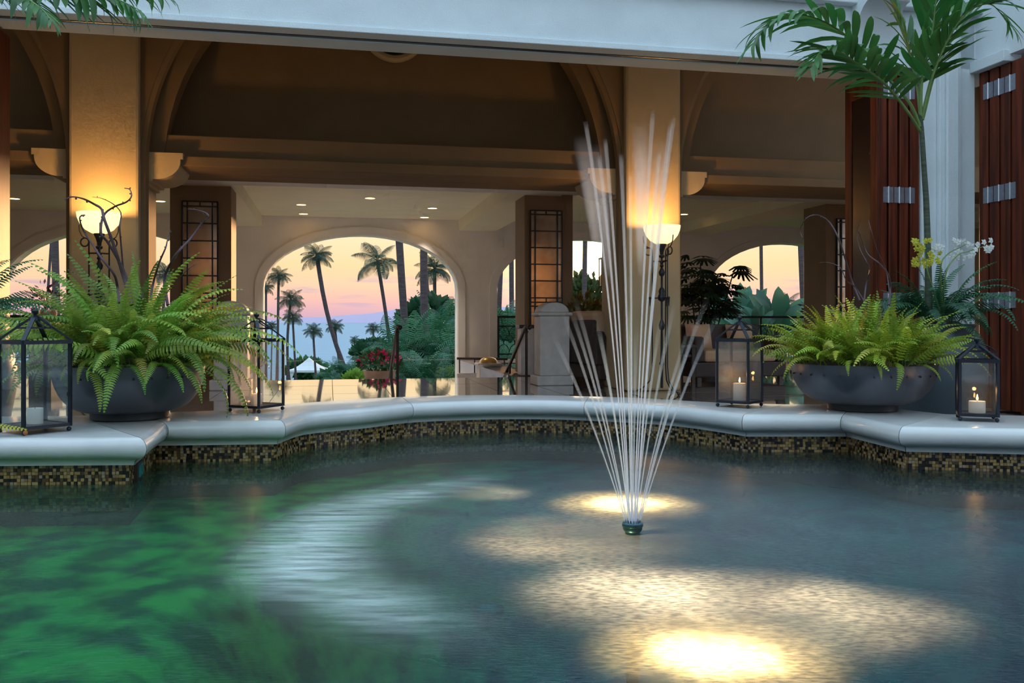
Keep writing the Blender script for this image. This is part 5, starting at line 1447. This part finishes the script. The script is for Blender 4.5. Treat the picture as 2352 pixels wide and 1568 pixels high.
def broad(label, px, py, D, h, seed, n=11):
    top = W(px, py, D); g = terr(D); t = thing('broad_leaf_plant', label, 'plant', loc=(top.x, top.y, g), group='broad-leaved plants beyond the right railing'); rr = random.Random(seed)
    z0 = top.z - g - h * 1.35
    MB().tube([(0, 0, 0), (0, 0, z0 + .3)], .12, 8).build('stem', M_palmtrunk, t, smooth=60)
    for k in range(n):
        az = k * 2.39996; el = .25 + .8 * (k / n); d = Vector((math.cos(az) * el, math.sin(az) * el * .6, 1)).normalized(); s = Vector((0, 0, z0)); e = s + d * h * .45
        lf = MB().tube([s, e], .025, 5).build('leaf_stalk', M_palmstem, t)
        link('leaf', rr.choice(bl_m), lf, e, orient(d, (-d.x, -d.y - .8, .4)), h * rr.uniform(.8, 1.05))


broad('broad paddle-leaved plant left of the slim trunk in the right arch', 1690, 655, 26, 1.2, 1)
broad('broad paddle-leaved plant between the two trunks in the right arch', 1780, 662, 22.5, 1.0, 2)
broad('low paddle-leaved plant just above the right-hand railing', 1730, 700, 22, .7, 3)

# white tent
p = W(710, 870, 90); g = terr(90); t = thing('garden_tent', 'white peaked tent canopy on the lawn by the shore', 'tent', loc=(p.x, p.y, g)); hw = 1.85; ze = CZ - (848 - HY) * 90 / F - g; zp = CZ - (820 - HY) * 90 / F - g
mb = MB(); rows = []
for s in (1, .75, .5, .28, .1, .0): rows.append((hw * s, ze + (zp - ze) * (1 - s) ** 1.7))
for w_, z in rows: mb.v += [(-w_, -w_, z), (w_, -w_, z), (w_, w_, z), (-w_, w_, z)]
for i in range(len(rows) - 1):
    for k in range(4): mb.f.append((4 * i + k, 4 * i + (k + 1) % 4, 4 * i + 4 + (k + 1) % 4, 4 * i + 4 + k))
mb.build('canopy', M_tent, t)
mb = MB()
for k in range(4):
    c = [(-hw, -hw), (hw, -hw), (hw, hw), (-hw, hw)]; a, b_ = c[k], c[(k + 1) % 4]
    mb.add([(*a, ze), (*b_, ze), (*b_, ze - .22), (*a, ze - .22)], [(0, 1, 2, 3)])
mb.build('valance', M_tent, t)
for (x, y) in ((-hw, -hw), (hw, -hw), (hw, hw), (-hw, hw)): MB().bar((x * .97, y * .97, 0), (x * .97, y * .97, ze), .12).build('tent_pole', M_dark, t)
for x in (-.8, .8): MB().add([(x * 2.2, -hw * .96, ze - .1), (x * 1.3, -hw * .96, ze - .1), (x * 2.0, -hw * .96, 0), (x * 2.2, -hw * .96, 0)], [(0, 1, 2, 3)]).build('curtain', M_tent, t)

# flower pot on the landing
p = PB(872, 860, 15.2); t = thing('flower_pot', 'large pale terracotta pot on the stairs landing', 'pot', loc=(p.x, p.y, -1.3))
zr = CZ - (850 - HY) * p.y / F + 1.3
MB().lathe([(.18, 0), (.22, .03), (.30, .45), (.29, zr - .25), (.25, zr - .1), (.27, zr - .03), (.28, zr), (.25, zr), (.23, zr - .06)], 28, cap=False).build('body', M_terra, t, smooth=45)
MB().lathe([(.245, zr - .04), (.0005, zr)], 20, cap=False).build('soil', M_soil, t)
t2 = thing('bougainvillea', 'magenta bougainvillea in bloom in the terracotta pot', 'flower', loc=(p.x, p.y, -1.3 + zr - .02)); rr = random.Random(9)
mb = MB(); leaf_cloud(mb, (0, 0, .16), (.34, .28, .19), 260, .10, rr, 1.4); mb.build('foliage', M_shrub, t2)
bm = flower_mesh('magenta_bract', M_mag, .045, 3)
for k in range(95):
    an = rr.uniform(0, 6.28); e = rr.uniform(.1, 1.35); q = Vector((math.cos(an) * math.cos(e), math.sin(an) * math.cos(e), math.sin(e)))
    link('bract', bm, t2, (q.x * .38, q.y * .30, .12 + q.z * .21 + rr.uniform(-.03, .03)), (rr.uniform(-1, 1), rr.uniform(0, 6.28), rr.uniform(-1, 1)), rr.uniform(.7, 1.2))
